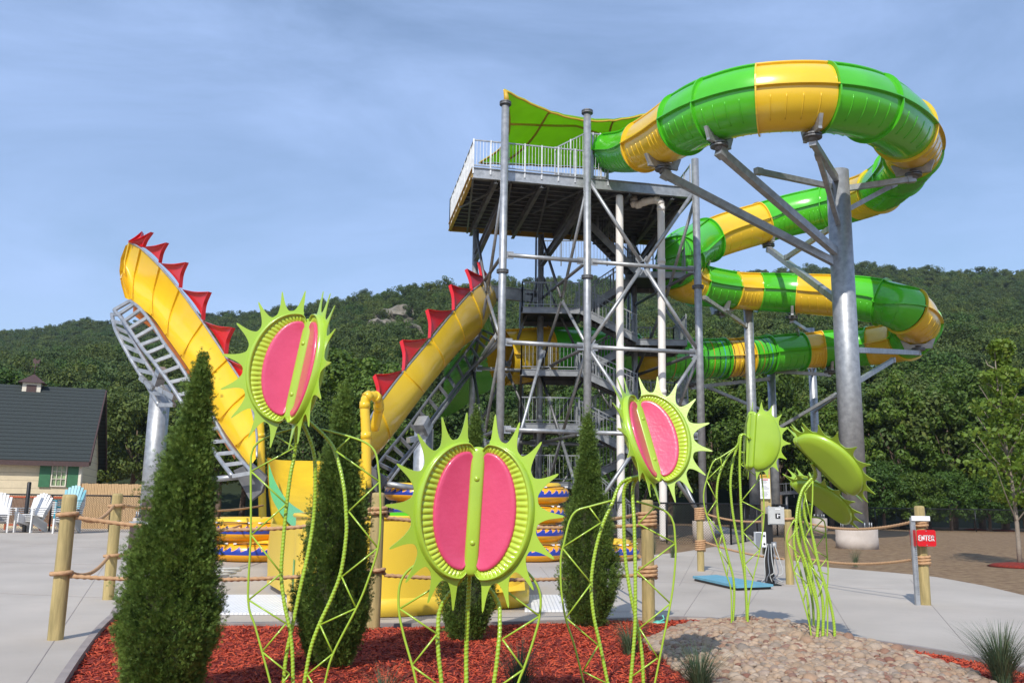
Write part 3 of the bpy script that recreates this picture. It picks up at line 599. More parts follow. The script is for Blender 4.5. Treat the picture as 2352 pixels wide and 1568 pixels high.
# ------------------------------------------------------------------ flytrap sculptures
TM = math.radians(90 + 24)
def lobe_pt(t, s, a=.36, b=.43, x0=.045, xc=.045):
    c = math.cos(t); x = xc + (a - xc) * c if c > 0 else xc + (xc / .407) * c
    return Vector((x0 + s * max(0, x), 0, (1 - (1 - s) * .42) * b * math.sin(t)))
def flytrap_head(parent, Mh, side, delta):
    # lobe frame: hinge along local Z at x=0, lobe swung forward (-Y) by delta
    Rl = Matrix.Rotation(-side * delta, 4, 'Z')
    def tf(v): return Mh @ (Rl @ Vector((side * v.x, v.y, v.z)))
    n = 80; ts = [-TM + 2 * TM * i / n for i in range(n + 1)]
    # body with rounded lip
    prof = [(1.0, -.004), (.995, -.02), (.975, -.038), (.945, -.047), (.915, -.042), (.895, -.028), (.885, -.020)]
    m = MB(); m.grid([[tf(lobe_pt(t, s) + Vector((0, y, 0))) for t in ts] for s, y in prof])
    back = [(1.0, -.004), (1.0, .012), (.97, .035), (.9, .055), (.6, .07), (.0, .075)]
    m.grid([[tf(lobe_pt(t, s) + Vector((0, y, 0))) for t in ts] for s, y in back])
    m.face([tf(lobe_pt(TM * sg, s) + Vector((0, y, 0))) for sg, lst in ((1, [(1, -.02), (.9, .055), (.0, .075)]), (-1, [(.9, .055), (1, -.02)])) for s, y in lst])
    lobe = m.build('lobe', M['lime'], parent)
    # flutes
    m = MB(); n2 = 40 * 6; rows = []
    for s, y0, am in ((.90, -.022, 0), (.875, -.018, .4), (.82, -.012, 1), (.75, -.008, 1), (.69, -.006, .7), (.65, -.008, 0)):
        row = []
        for i in range(n2 + 1):
            t = -TM + 2 * TM * i / n2; row.append(tf(lobe_pt(t, s) + Vector((0, y0 - am * .015 * abs(math.sin(math.pi * i / 6)) ** .6, 0))))
        rows.append(row)
    m.grid(rows); m.build('fluted_ring', M['flute'], lobe)
    m = MB(); m.grid([[tf(lobe_pt(t, s) + Vector((0, y, 0))) for t in ts] for s, y in ((.67, -.004), (.67, -.016), (.66, -.025), (.635, -.030), (.57, -.028), (.4, -.022), (.2, -.016), (0.0, -.014))]); m.build('pink_pad', M['pink'], lobe)
    # spined rim plate
    m = MB(); K = 9; outer = []; inner = []; NN = K * 22
    for i in range(NN + 1):
        u = i / NN; t = -TM * .86 + 2 * TM * .86 * u; ph = (u * K - .5); nr = abs(ph - round(ph)) * 2   # 0 at spine, 1 between
        ex = .022 + SPL * max(0, 1 - nr / .99) ** 3.2 if nr > .07 else .022 + SPL * .79
        p0 = lobe_pt(t, 1.0); d = (lobe_pt(t, 1.05) - lobe_pt(t, .0)); ctr = Vector((.12, 0, 0)); dd = (p0 - ctr); dd.normalize()
        # spines keep to their own axis
        kt = (round(ph) + .5) / K; tk = -TM * .86 + 2 * TM * .86 * kt; pk = lobe_pt(tk, 1.0) - ctr; pk.normalize()
        wgt = min(1, max(0, ex - .022) / .06); dirn = (dd * (1 - wgt) + pk * wgt).normalized()
        if side: outer.append(p0 + dirn * ex)
        inner.append(lobe_pt(t, .93))
    th = .006
    for (i) in range(NN):
        for yy, fl in ((.000, 0), (th, 1)):
            q = [inner[i], outer[i], outer[i + 1], inner[i + 1]]; q = [tf(v + Vector((0, yy, 0))) for v in q]; m.face(q if not fl else q[::-1])
        m.face([tf(outer[i]), tf(outer[i] + Vector((0, th, 0))), tf(outer[i + 1] + Vector((0, th, 0))), tf(outer[i + 1])])
    m.build('spined_rim', M['lime'], lobe)
def rebar(mb, pts, r):
    P = smooth_path(pts, .0045); mb.tube(P, r, 8, fn=lambda a, s: 1 + .26 * max(0, math.cos(a - s * 6.283 / .024)) ** 2 + .05 * math.cos(2 * a))
SPL = .2
def flytrap(label, head, rods, leaves, Yb, ybase, join):
    global SPL
    (hx, hy, Yh, roll, yaw, pitch, sc, delta) = head; SPL = .215 if Yh < 8 else .15
    c = W(hx, hy, Yh); base = H(*ybase); base.z = 0
    t = thing('flytrap_sculpture', label, 'sculpture', (base.x, base.y, 0), 'metal flytrap sculptures in the bed', absolute=True)
    if roll is None:
        ang, uy = yaw, pitch; Z_ = Vector((math.cos(R(ang)), 0, -math.sin(R(ang)))); k_ = math.sqrt(1 - uy * uy); u_ = Vector((math.sin(R(ang)) * k_, -uy, math.cos(R(ang)) * k_)); nb = Z_.cross(u_)
        cD, sD = math.cos(R(delta)), math.sin(R(delta)); X_ = u_ * cD + nb * sD; Y_ = nb * cD - u_ * sD
        Mh = Matrix.Translation(c) @ Matrix((X_, Y_, Z_)).transposed().to_4x4() @ Matrix.Diagonal((sc, sc, sc, 1))
    else: Mh = Matrix.Translation(c) @ Matrix.Rotation(R(roll), 4, 'Y') @ Matrix.Rotation(R(yaw), 4, 'Z') @ Matrix.Rotation(R(pitch), 4, 'X') @ Matrix.Diagonal((sc, sc, sc, 1))
    hd = bpy.data.objects.new('x', None)
    bpy.data.objects.remove(hd)
    for sd_ in (1, -1): flytrap_head(t, Mh, sd_, R(delta))
    # hinge bar with rounded ends and two domed bolts
    m = MB(); prof = []
    for z, k in ((-.405, .35), (-.40, .7), (-.385, .92), (-.36, 1), (0, 1), (.36, 1), (.385, .92), (.40, .7), (.405, .35)):
        prof.append([Mh @ Vector((.046 * k * math.copysign(abs(math.cos(a)) ** .7, math.cos(a)), -.018 + .034 * k * math.copysign(abs(math.sin(a)) ** .7, math.sin(a)), z)) for a in [2 * math.pi * i / 20 for i in range(20)]])
    m.grid(prof, closed=True); m.face(prof[0][::-1]); m.face(prof[-1]); hb = m.build('hinge_bar', M['lime'], t)
    for z in (.2, -.2):
        m = MB(); rr = []
        for q in (0, .35, .7, .95): rr.append([Mh @ Vector((.019 * math.cos(q * 1.57) * math.cos(a), -.049 - .013 * math.sin(q * 1.57), z + .019 * math.cos(q * 1.57) * math.sin(a))) for a in [2 * math.pi * i / 12 for i in range(12)]])
        m.grid(rr, closed=True); m.face(rr[-1]); m.build('bolt', M['lime'], hb)
    J = Mh @ Vector((0, .05, join))
    for k, rod in enumerate(rods):
        dy = (0, .09, -.05)[k % 3]
        pts = [J] + [W(x, y, Yh + .12 + (Yb - Yh) * min(1, i / 3) + dy * min(1, i / 2)) for i, (x, y) in enumerate(rod)]
        e = pts[-1].copy()
        if e.z > .03: e2 = e + (pts[-1] - pts[-2]).normalized() * 0 ; e2 = Vector((e.x + (e.x - pts[-2].x) * .3, e.y, 0.0)); pts.append(e2)
        m = MB(); rebar(m, pts, .0125); m.build('stem_rod', M['lime'], t)
    for k, (loop, zig) in enumerate(leaves):
        m = MB(); yy = Yb + .06
        lp = [W(x, y, yy) for x, y in loop]
        e = lp[-1]
        if e.z > .03: lp.append(Vector((e.x + (e.x - lp[-2].x) * .8, e.y, 0)))
        m.tube(smooth_path(lp, .03), .0075, 8)
        for (x0_, y0_), (x1_, y1_) in zip(zig, zig[1:]): m.cyl(W(x0_, y0_, yy), W(x1_, y1_, yy), .006, 7)
        m.build('leaf_frame', M['lime'], t)
    return t
flytrap('tallest flytrap sculpture, right of the large left arborvitae, its right lobe nearly edge on',
    (692, 850, 6.0, 6.7, -22, -4, .90, 35),
    [[(678, 1032), (667, 1092), (658, 1163), (651, 1238), (646, 1316), (653, 1384), (664, 1437), (671, 1491), (673, 1568), (673, 1630)],
     [(717, 1025), (724, 1092), (721, 1181), (708, 1267), (690, 1348), (673, 1430), (658, 1501), (651, 1568), (647, 1630)],
     [(754, 1010), (776, 1057), (790, 1121), (795, 1181), (795, 1231), (783, 1313), (761, 1373), (733, 1434), (713, 1491), (699, 1568), (690, 1630)]],
    [([(679, 982), (629, 997), (591, 1017), (578, 1041), (576, 1082), (576, 1227), (570, 1377), (586, 1437), (602, 1496), (621, 1568), (634, 1630)],
      [(629, 997), (676, 1028), (577, 1082), (658, 1157), (577, 1228), (646, 1316), (571, 1377), (657, 1431), (602, 1496), (665, 1547), (640, 1580)]),
     ([(738, 985), (805, 1003), (846, 1020), (864, 1044), (870, 1084), (872, 1107), (874, 1188), (868, 1259), (843, 1338), (819, 1395), (765, 1501), (746, 1568), (730, 1630)],
      [(805, 1003), (771, 1035), (872, 1106), (801, 1174), (868, 1258), (785, 1324), (818, 1396), (735, 1434), (765, 1500), (706, 1548), (735, 1600)])],
    6.0, (670, 1640), -.30)
flytrap('front centre flytrap sculpture facing the viewer with both pink lobes open wide',
    (1090, 1172, 5.4, 2.7, 3, 0, .94, 22),
    [[(1016, 1387), (1006, 1449), (1007, 1499), (1014, 1568), (1020, 1660)],
     [(1078, 1330), (1074, 1416), (1071, 1499), (1071, 1568), (1071, 1665)],
     [(1140, 1374), (1148, 1428), (1144, 1490), (1134, 1568), (1115, 1660)]],
    [([(1010, 1287), (972, 1287), (935, 1312), (918, 1345), (916, 1399), (927, 1457), (947, 1528), (956, 1568), (975, 1660)],
      [(1016, 1337), (918, 1397), (1004, 1455), (946, 1528), (1001, 1568), (975, 1625)]),
     ([(1159, 1290), (1196, 1302), (1225, 1329), (1241, 1366), (1239, 1416), (1225, 1470), (1204, 1532), (1190, 1568), (1165, 1660)],
      [(1150, 1347), (1239, 1414), (1154, 1467), (1203, 1536), (1140, 1580), (1172, 1630)])],
    5.4, (1072, 1668), -.36)
flytrap('flytrap sculpture tilting right of the centre one with a glossy sunlit right lobe',
    (1484, 1012, 6.5, -6, 23, -17, .80, 36),
    [[(1431, 1106), (1405, 1158), (1384, 1205), (1367, 1267), (1358, 1338), (1363, 1409), (1379, 1484), (1396, 1568), (1402, 1600)],
     [(1439, 1111), (1433, 1182), (1436, 1276), (1448, 1361), (1462, 1428), (1474, 1498), (1478, 1568), (1480, 1600)],
     [(1456, 1111), (1457, 1205), (1459, 1300), (1459, 1418), (1455, 1489), (1448, 1568), (1445, 1600)]],
    [([(1405, 1149), (1353, 1163), (1325, 1172), (1308, 1196), (1294, 1253), (1288, 1281), (1289, 1352), (1299, 1418), (1320, 1484), (1341, 1568), (1350, 1600)],
      [(1353, 1163), (1380, 1200), (1291, 1257), (1358, 1339), (1300, 1418), (1374, 1481), (1339, 1541), (1393, 1568)]),
     ([(1462, 1151), (1504, 1163), (1533, 1177), (1547, 1201), (1551, 1243), (1552, 1276), (1547, 1338), (1540, 1385), (1526, 1456), (1504, 1568), (1496, 1600)],
      [(1503, 1165), (1466, 1202), (1551, 1247), (1464, 1312), (1540, 1385), (1469, 1442), (1511, 1510), (1452, 1552)])],
    6.5, (1445, 1605), -.30)
flytrap('flytrap sculpture seen from behind with an upright plain back, beside the warning notice',
    (1727, 1010, 9.5, 5.5, 128, 0, .74, 42),
    [[(1712, 998), (1700, 1000), (1694, 1022), (1671, 1049), (1652, 1090), (1646, 1139), (1650, 1189), (1662, 1238), (1673, 1283), (1685, 1332), (1686, 1385), (1681, 1446)],
     [(1712, 998), (1700, 1000), (1695, 1022), (1684, 1057), (1678, 1107), (1681, 1160), (1689, 1213), (1701, 1271), (1710, 1320), (1714, 1380), (1716, 1450)],
     [(1712, 998), (1703, 1000), (1700, 1022), (1699, 1078), (1702, 1160), (1705, 1221), (1710, 1303), (1714, 1365), (1719, 1450)]],
    [([(1693, 1025), (1656, 1049), (1638, 1061), (1623, 1102), (1616, 1139), (1623, 1182), (1650, 1258), (1669, 1320), (1679, 1357), (1680, 1446)],
      [(1655, 1050), (1658, 1068), (1623, 1102), (1646, 1148), (1623, 1183), (1658, 1226), (1650, 1258), (1673, 1295), (1670, 1322)]),
     ([(1701, 1037), (1726, 1045), (1742, 1053), (1748, 1078), (1755, 1176), (1746, 1258), (1730, 1328), (1720, 1385), (1716, 1446)],
      [(1728, 1047), (1702, 1066), (1745, 1099), (1703, 1150), (1755, 1176), (1706, 1221), (1745, 1262), (1711, 1295), (1730, 1328)])],
    9.6, (1700, 1450), .02)
flytrap('flytrap sculpture on the stones with its green back leaning down right across the thick pole',
    (1890, 1074, 8.5, None, 45, .85, .88, 36),
    [[(1872, 1090), (1845, 1127), (1836, 1175), (1845, 1230), (1857, 1275), (1874, 1324), (1890, 1385), (1889, 1496)],
     [(1874, 1092), (1852, 1125), (1848, 1180), (1867, 1234), (1882, 1303), (1902, 1365), (1915, 1427), (1918, 1490)],
     [(1870, 1090), (1842, 1127), (1829, 1190), (1833, 1242), (1851, 1295), (1867, 1353), (1880, 1406), (1876, 1470)]],
    [([(1867, 1104), (1866, 1152), (1863, 1205), (1875, 1280), (1898, 1365), (1901, 1420), (1899, 1480)],
      [(1867, 1104), (1848, 1130), (1864, 1205), (1850, 1232), (1876, 1283), (1862, 1300), (1890, 1335), (1880, 1370)]),
     ([(1824, 1193), (1810, 1221), (1808, 1246), (1824, 1312), (1845, 1381), (1856, 1420), (1862, 1450)],
      [(1824, 1193), (1834, 1210), (1808, 1246), (1838, 1275), (1824, 1312), (1855, 1340), (1845, 1381)])],
    8.5, (1889, 1497), -.12)
flytrap('lower flytrap sculpture drooping behind the leaning one, a sliver of pink at its left lobe',
    (1878, 1158, 9.3, None, 36, .90, .80, 36),
    [[(1858, 1160), (1838, 1180), (1824, 1230), (1828, 1275), (1841, 1324), (1855, 1377), (1861, 1455)],
     [(1860, 1162), (1842, 1190), (1838, 1250), (1850, 1310), (1866, 1380), (1870, 1460)],
     [(1862, 1164), (1850, 1190), (1850, 1250), (1864, 1320), (1878, 1390), (1878, 1462)]],
    [([(1863, 1185), (1890, 1193), (1896, 1213), (1899, 1260), (1902, 1316), (1897, 1386), (1890, 1450)],
      [(1890, 1193), (1868, 1215), (1897, 1225), (1870, 1262), (1901, 1280), (1878, 1310), (1902, 1318)])],
    9.3, (1870, 1462), -.05)
# ------------------------------------------------------------------ tube slide
TS = [  # px, py, Y, radius, colour of the section that starts here, flange at this joint
 (1398, 352, 34.5, .74, 'g', 1), (1440, 350, 33.2, .80, 'g', 0), (1478, 338, 31.8, .90, 'y', 1), (1530, 312, 30.3, .98, 'y', 0), (1570, 287, 29.2, 1.02, 'g', 1),
 (1635, 257, 27.8, 1.04, 'g', 1), (1740, 232, 26.8, 1.05, 'y', 1), (1885, 228, 26.6, 1.05, 'g', 1), (2000, 250, 27.6, 1.05, 'g', 1), (2076, 300, 29.8, 1.05, 'y', 1),
 (2096, 352, 33.0, 1.04, 'g', 1), (2066, 398, 36.6, 1.03, 'g', 1), (2022, 437, 39.2, 1.02, 'y', 1), (1972, 458, 41.2, 1.02, 'g', 0), (1900, 478, 42.6, 1.02, 'g', 1), (1825, 494, 43.2, 1.02, 'g', 0), (1748, 514, 43.2, 1.02, 'y', 1),
 (1625, 552, 42.2, 1.04, 'g', 1), (1568, 590, 40.4, 1.08, 'g', 1), (1560, 632, 40.6, 1.05, 'y', 1), (1598, 655, 41.4, .96, 'g', 1), (1680, 668, 42.4, .88, 'y', 1), (1740, 672, 42.8, .90, 'g', 1),
 (1832, 676, 42.6, .95, 'y', 1), (1935, 682, 41.4, 1.0, 'g', 1), (2024, 694, 40.4, 1.05, 'g', 1), (2080, 714, 39.6, 1.05, 'y', 1), (2106, 746, 41.5, 1.05, 'g', 1),
 (2082, 780, 43.2, 1.0, 'y', 1), (1998, 796, 45.2, .97, 'g', 1), (1888, 803, 45.8, .93, 'y', 1), (1838, 807, 45.6, .93, 'g', 1), (1762, 814, 45.0, .95, 'g', 1), (1712, 820, 44.4, .96, 'y', 1), (1660, 823, 44.0, .97, 'g', 1), (1600, 825, 43.6, .99, 'g', 1),
 (1512, 826, 43.2, 1.0, 'y', 1), (1460, 822, 43.8, 1.1, 'g', 1), (1385, 815, 42.8, 1.25, 'g', 1), (1252, 815, 41.8, 1.3, 'y', 1), (1150, 822, 40.6, 1.3, 'g', 1)]
slide = thing('tube_slide', 'green and yellow enclosed tube slide spiralling down beside the steel tower', 'water slide', (W(1850, 228, 27).x, 34, 0), absolute=True)
TP = [W(a, b, c) for a, b, c, *_ in TS]
def cr_pt(P, i, t):
    n = len(P); p1 = P[i]; p2 = P[i + 1]; p0 = P[i - 1] if i > 0 else p1 * 2 - p2; p3 = P[i + 2] if i + 2 < n else p2 * 2 - p1
    return 0.5 * ((2 * p1) + (p2 - p0) * t + (2 * p0 - 5 * p1 + 4 * p2 - p3) * t * t + (-p0 + 3 * p1 - 3 * p2 + p3) * t ** 3)
def tframe(i, t):
    e = .02; p = cr_pt(TP, i, t)
    a = cr_pt(TP, i, max(0, t - e)); b = cr_pt(TP, i, min(1, t + e)); T = (b - a).normalized(); S = T.cross(Vector((0, 0, 1))).normalized(); U = S.cross(T); return p, T, S, U
NSEG = 40
banded = (1762, 1660, 1600, 1712)
M['tb_blue'] = mat('tube_band_blue', (0.05, 0.35, 0.55), None, .3); M['tb_red'] = mat('tube_band_orange', (0.65, 0.25, 0.03), None, .3)
for i in range(len(TS) - 1):
    col = M['sgreen'] if TS[i][4] == 'g' else M['syellow']; r0, r1 = TS[i][3], TS[i + 1][3]; m = MB(); K = 12
    rows = []
    for k in range(K + 1):
        t = k / K; p, T, S, U = tframe(i, t); r = r0 + (r1 - r0) * t
        row = []
        for q in range(NSEG):
            a = 2 * math.pi * q / NSEG; ca, sa = math.cos(a), math.sin(a)
            if sa > 0: ca = math.copysign(abs(ca) ** .82, ca); sa = abs(sa) ** .9; 
            row.append(p + S * (r * ca) + U * (r * sa))
        rows.append(row)
    m.grid(rows, closed=True)
    # side flanges and top lips
    for sg in (1, -1):
        for (a, wd) in ((0.0, .13), (1.12, .10)):
            ra = []; 
            for k in range(K + 1):
                t = k / K; p, T, S, U = tframe(i, t); r = r0 + (r1 - r0) * t; ca = math.cos(a) ** .82; sa = math.sin(a) ** .9 if a else 0
                b0 = p + S * (r * ca * sg * .99) + U * (r * sa * .99); d = (S * ca * sg + U * sa * .4).normalized(); n_ = U * .02
                ra.append([b0 - n_, b0 + d * wd - n_, b0 + d * wd + n_, b0 + n_])
            m.grid(ra, smooth=False)
        # moulded ribs on the lower half
        for t in (.2, .4, .6, .8):
            p, T, S, U = tframe(i, t); r = r0 + (r1 - r0) * t; m.tube([p + S * sg * r * math.cos(a) * 1.0 - U * r * math.sin(a) * 1.0 for a in [.28 + .1 * j for j in range(9)]], .022, 5)
    # joint flange
    if TS[i][5]:
        p, T, S, U = tframe(i, 0); rows = []
        for (off, rr) in ((-.0, .98), (-.0, 1.10), (.05, 1.10), (.05, .98)):
            row = []
            for q in range(NSEG):
                a = 2 * math.pi * q / NSEG; ca, sa = math.cos(a), math.sin(a)
                if sa > 0: ca = math.copysign(abs(ca) ** .82, ca); sa = abs(sa) ** .9
                row.append(p + T * off + S * (r0 * rr * ca) + U * (r0 * rr * sa))
            rows.append(row)
        m.grid(rows, closed=True, smooth=False)
    so_ = m.build('tube_section', col, slide)
    if TS[i][0] in banded:
        for j, mt in ((1, 'black'), (3, 'tb_blue'), (5, 'black'), (7, 'tb_red'), (9, 'black')):
            p, T, S, U = tframe(i, j / 10); r = (r0 + r1) / 2 + .012; b = MB(); row = []
            for off in (-.02, .02):
                rr = []
                for q in range(NSEG):
                    a = 2 * math.pi * q / NSEG; ca, sa = math.cos(a), math.sin(a)
                    if sa > 0: ca = math.copysign(abs(ca) ** .82, ca); sa = abs(sa) ** .9
                    rr.append(p + T * off + S * r * ca + U * r * sa)
                row.append(rr)
            b.grid(row, closed=True); b.build('painted_band', M[mt], so_)
# black disc standing in for the shade inside the start mouth
m = MB(); p, T, S, U = tframe(0, 0); m.face([p + T * .02 + S * .7 * math.cos(a) + U * .7 * math.sin(a) for a in [6.283 * k / 20 for k in range(20)]]); m.build('mouth_shade_disc', M['black'], slide)
# ------------------------------------------------------------------ support poles
ARM = .72
def pole(label, px, ptop, pbase, r, arms, ped=1.7, group='steel poles holding up the tube slide', pedh=.62):
    b = H(px[1], pbase, 0); tp = W(px[0], ptop, b.y); t = thing('support_pole', label, 'support pole', (b.x, b.y, 0), group, absolute=True)
    m = MB(); x, y = b.x, b.y; h = tp.z
    m.lathe([(r, pedh), (r, h * .45), (r * .98, h)], (x, y, 0), 28); m.build('shaft', M['galv'], t)
    if ped:
        m = MB(); m.lathe([(r * ped, -.1), (r * ped, pedh * .5), (r * ped * .985, pedh * .51), (r * ped, pedh - .01), (r * ped * .98, pedh)], (x, y, 0), 32, smooth=True); pd = m.build('pedestal', M['concd'], t)
        m = MB(); m.lathe([(r * 1.35, pedh), (r * 1.35, pedh + .04)], (x, y, 0), 24, smooth=False); m.build('base_plate', M['galvd'], t)
        for k in range(8):
            a = k * math.pi / 4 + .2; m = MB(); m.cyl((x + r * 1.22 * math.cos(a), y + r * 1.22 * math.sin(a), pedh + .03), (x + r * 1.22 * math.cos(a), y + r * 1.22 * math.sin(a), pedh + .22), .025, 6); m.build('anchor_bolt', M['galv'], t)
    for arm in arms:
        a, c, wdt = arm[:3]; wdt *= ARM; pa = W(a[0], a[1], a[2])
        if len(arm) > 3: pa, sdl = under(a[0], a[1])
        pc = W(c[0], c[1], c[2]) if len(c) == 3 else Vector((x, y, W(c[0], c[1], y).z))
        m = MB(); m.bar(pa, pc, wdt, wdt * 1.2); d = (pc - pa).normalized(); m.bar(pa - d * .05, pa + d * .25, wdt * 1.25, wdt * 1.45); m.bar(pc - d * .35, pc - d * .05, wdt * 1.25, wdt * 1.45)
        ar = m.build('arm', M['galv'], t)
        if len(arm) > 3:      # flange and saddle cradle under the tube
            q = Vector(arm[3] if len(arm[3]) == 3 and isinstance(arm[3], Vector) else W(*arm[3])); u = Vector((0, 0, 1)); m = MB(); m.lathe([(.30, .0), (.30, .05)], (pa.x, pa.y, pa.z + wdt * .6), 16, smooth=False); m.lathe([(.30, .0), (.30, .05)], (pa.x, pa.y, pa.z + wdt * .6 + .08), 16, smooth=False); m.cyl(pa, pa + Vector((0, 0, .35)), .14, 10)
            m.build('swivel_flange', M['galvd'], ar)
            m = MB(); s = sdl.normalized(); hgt = .38; c0 = pa + Vector((0, 0, wdt * .6 + .08))
            s *= .72; u *= .8; prof = [c0 - s * .85, c0 + s * .85, c0 + s * .85 + u * .10, c0 + s * 1.05 + u * .55, c0 + s * .9 + u * .55, c0 + s * .45 + u * .28, c0 - s * .45 + u * .28, c0 - s * .9 + u * .55, c0 - s * 1.05 + u * .55, c0 - s * .85 + u * .10]
            n_ = s.cross(u).normalized() * .12; m.prism([p - n_ * .5 for p in prof], n_); m.build('saddle', M['galv'], ar)
    return t
BP = H(1970, 1255).y
def proj(P): q = CM.transposed() @ (P - EYE); return (1176 - q.x / q.z * FPX, 784 + q.y / q.z * FPX)
TSAMP = []
for i_ in range(len(TS) - 1):
    for k_ in range(6): p_, T_, S_, U_ = tframe(i_, k_ / 6); r_ = TS[i_][3] + (TS[i_ + 1][3] - TS[i_][3]) * k_ / 6; TSAMP.append((p_ - Vector((0, 0, r_ + .42)), S_))
def under(px, py): return min(TSAMP, key=lambda e: (proj(e[0])[0] - px) ** 2 + (proj(e[0])[1] - py) ** 2)
pole('very thick galvanised pole on a round concrete footing carrying the top loop of the slide', (1937, 1969), 394, 1255, .42, [
    ((1520, 402, 31.0), (1916, 612), .30, (1520, 402, 31), (1, -.9, .1)), ((1660, 345, 28.6), (1914, 590), .32, (1660, 345, 28.6), (1, -.5, .15)), ((1866, 325, 27.6), (1928, 415), .26, (1866, 325, 27.6), (1, .1, .25)),
    ((1738, 393, 29.2), (1915, 432), .22), ((1878, 352, 27.9), (1932, 528), .22), ((2106, 408, 33.0), (1946, 436), .24, (2106, 408, 33), (.2, 1, .2)), ((2054, 424, 32.2), (1952, 492), .2),
    ((2108, 812, 41.5), (1965, 803), .24, (2108, 812, 41.5), (.9, .3, .1)), ((2052, 826, 38), (1972, 888), .2), ((1768, 582, 41.0), (1945, 702), .30, (1768, 582, 41), (1, -.3, .1)), ((1806, 592, 39), (1925, 510), .22)], 1.68)
pole('slender pole with an L shaped cross arm at its top, directly right of the tower', (1722, 1736), 652, 1226, .235, [
    ((1615, 660, 40.6), (1722, 668), .22, (1615, 660, 40.6), (1, .2, 0)), ((1618, 684, 40.6), (1722, 752), .2), ((1658, 712, 44.0), (1722, 690), .2, (1658, 712, 44), (1, 0, 0))], 1.9, pedh=.7)
pole('shortest slender pole, between two taller slide poles with a horizontal arm to the left', (1772, 1785), 833, 1222, .21, [
    ((1592, 885, 45.6), (1774, 869), .2, (1592, 885, 45.6), (1, .1, 0)), ((1624, 888, 44.5), (1778, 952), .17), ((1905, 870, 48.5), (1774, 852), .2, (1905, 868, 48.5), (1, .1, 0)), ((1920, 905, 44), (1788, 990), .17)], 1.9, pedh=.7)
pole('slender pole just left of the thick pole with a forked top', (1861, 1883), 754, 1219, .22, [
    ((1812, 722, 44.4), (1860, 764), .2, (1812, 722, 44.4), (1, .1, .1)), ((1831, 758, 44.4), (1866, 862), .15), ((1900, 772, 49), (1862, 776), .18), ((1902, 800, 47), (1866, 850), .15), ((1935, 900, 42), (1875, 945), .15)], 1.9, pedh=.7)
# ------------------------------------------------------------------ funnel with red spikes
funnel = thing('funnel_slide', 'big yellow open half funnel slide with rows of red spikes along both rims', 'water slide', (-6.5, 28, 0), absolute=True)
def interp_pairs(pairs, Ys, nsub):
    RP = [W(r[0], r[1], y) for (r, l), y in zip(pairs, Ys)]; LP = [W(l[0], l[1], y + dy) for (r, l), y, dy in zip(pairs, [y_ for y_ in Ys], DY)]
    return RP, LP
def wing(pairs, Ys, DYs, bulge, name='wing_panel', flange=.07, nsec=14, m_=None):
    RP = [W(r[0], r[1], y) for (r, l), y in zip(pairs, Ys)]; LP = [W(l[0], l[1], y + dy) for (r, l), y, dy in zip(pairs, Ys, DYs)]
    outp = []
    for i in range(len(pairs) - 1):
        m = MB(); rows = []; inner = []; K = 8
        for k in range(K + 1):
            t = k / K; r = cr_pt(RP, i, t); l = cr_pt(LP, i, t); ch = (l - r).length; bv_ = Vector(bulge) * ch; row = []; row2 = []
            for q in range(nsec + 1):
                u = q / nsec; p = r.lerp(l, u) + bv_ * math.sin(math.pi * u) ** .9; row.append(p); row2.append(p - Vector(bulge).normalized() * -.03)
            rows.append(row); inner.append(row2)
        m.grid(rows); m.grid([r_[::-1] for r_ in inner])
        m.grid([[rows[k][0] for k in range(K + 1)], [inner[k][0] for k in range(K + 1)]]); m.grid([[rows[k][-1] for k in range(K + 1)], [inner[k][-1] for k in range(K + 1)]])
        o = m.build(name, M[m_ or 'fyellow'], funnel)
        # joint rib
        f1 = MB(); a = rows[0]; nn = [(a[min(q + 1, nsec)] - a[max(q - 1, 0)]).cross(rows[1][q] - rows[0][q]).normalized() for q in range(nsec + 1)]
        sg = -1 if Vector(bulge).y > 0 else 1
        sgn = [1 if n_.y < 0 else -1 for n_ in nn]
        fr = []
        for off in (-.035, .035):
            tdir = (rows[1][nsec // 2] - rows[0][nsec // 2]).normalized() * off
            fr.append([p + tdir for p in a]); fr.append([p + tdir + n_ * s_ * .06 for p, n_, s_ in zip(a, nn, sgn)])
        f1.grid([fr[0], fr[1], fr[3], fr[2]], smooth=False); f1.build('joint_rib', M[m_ or 'fyellow'], o)
        outp.append(rows)
    # metal trim on the spiked rim
    m = MB(); m.tube(smooth_path(RP, .25), .035, 8); m.build('rim_trim', M['galv'], funnel)
    return RP, LP, outp
LW = [((299, 558), (280, 640)), ((323, 570), (300, 690)), ((367, 612), (347, 725)), ((412, 665), (380, 770)), ((466, 740), (414, 818)), ((522, 825), (458, 885)), ((567, 901), (500, 965)), ((588, 985), (540, 1025)), ((590, 1050), (578, 1075))]
LY = [31, 30.6, 30, 29.2, 28.2, 27.2, 26.2, 25.2, 24.4]
RPl, LPl, _ = wing(LW, LY, [-.9, -1.0, -1.1, -1.1, -1.1, -1.0, -.9, -.7, -.5], (-.20, .40, -.02))
m = MB()
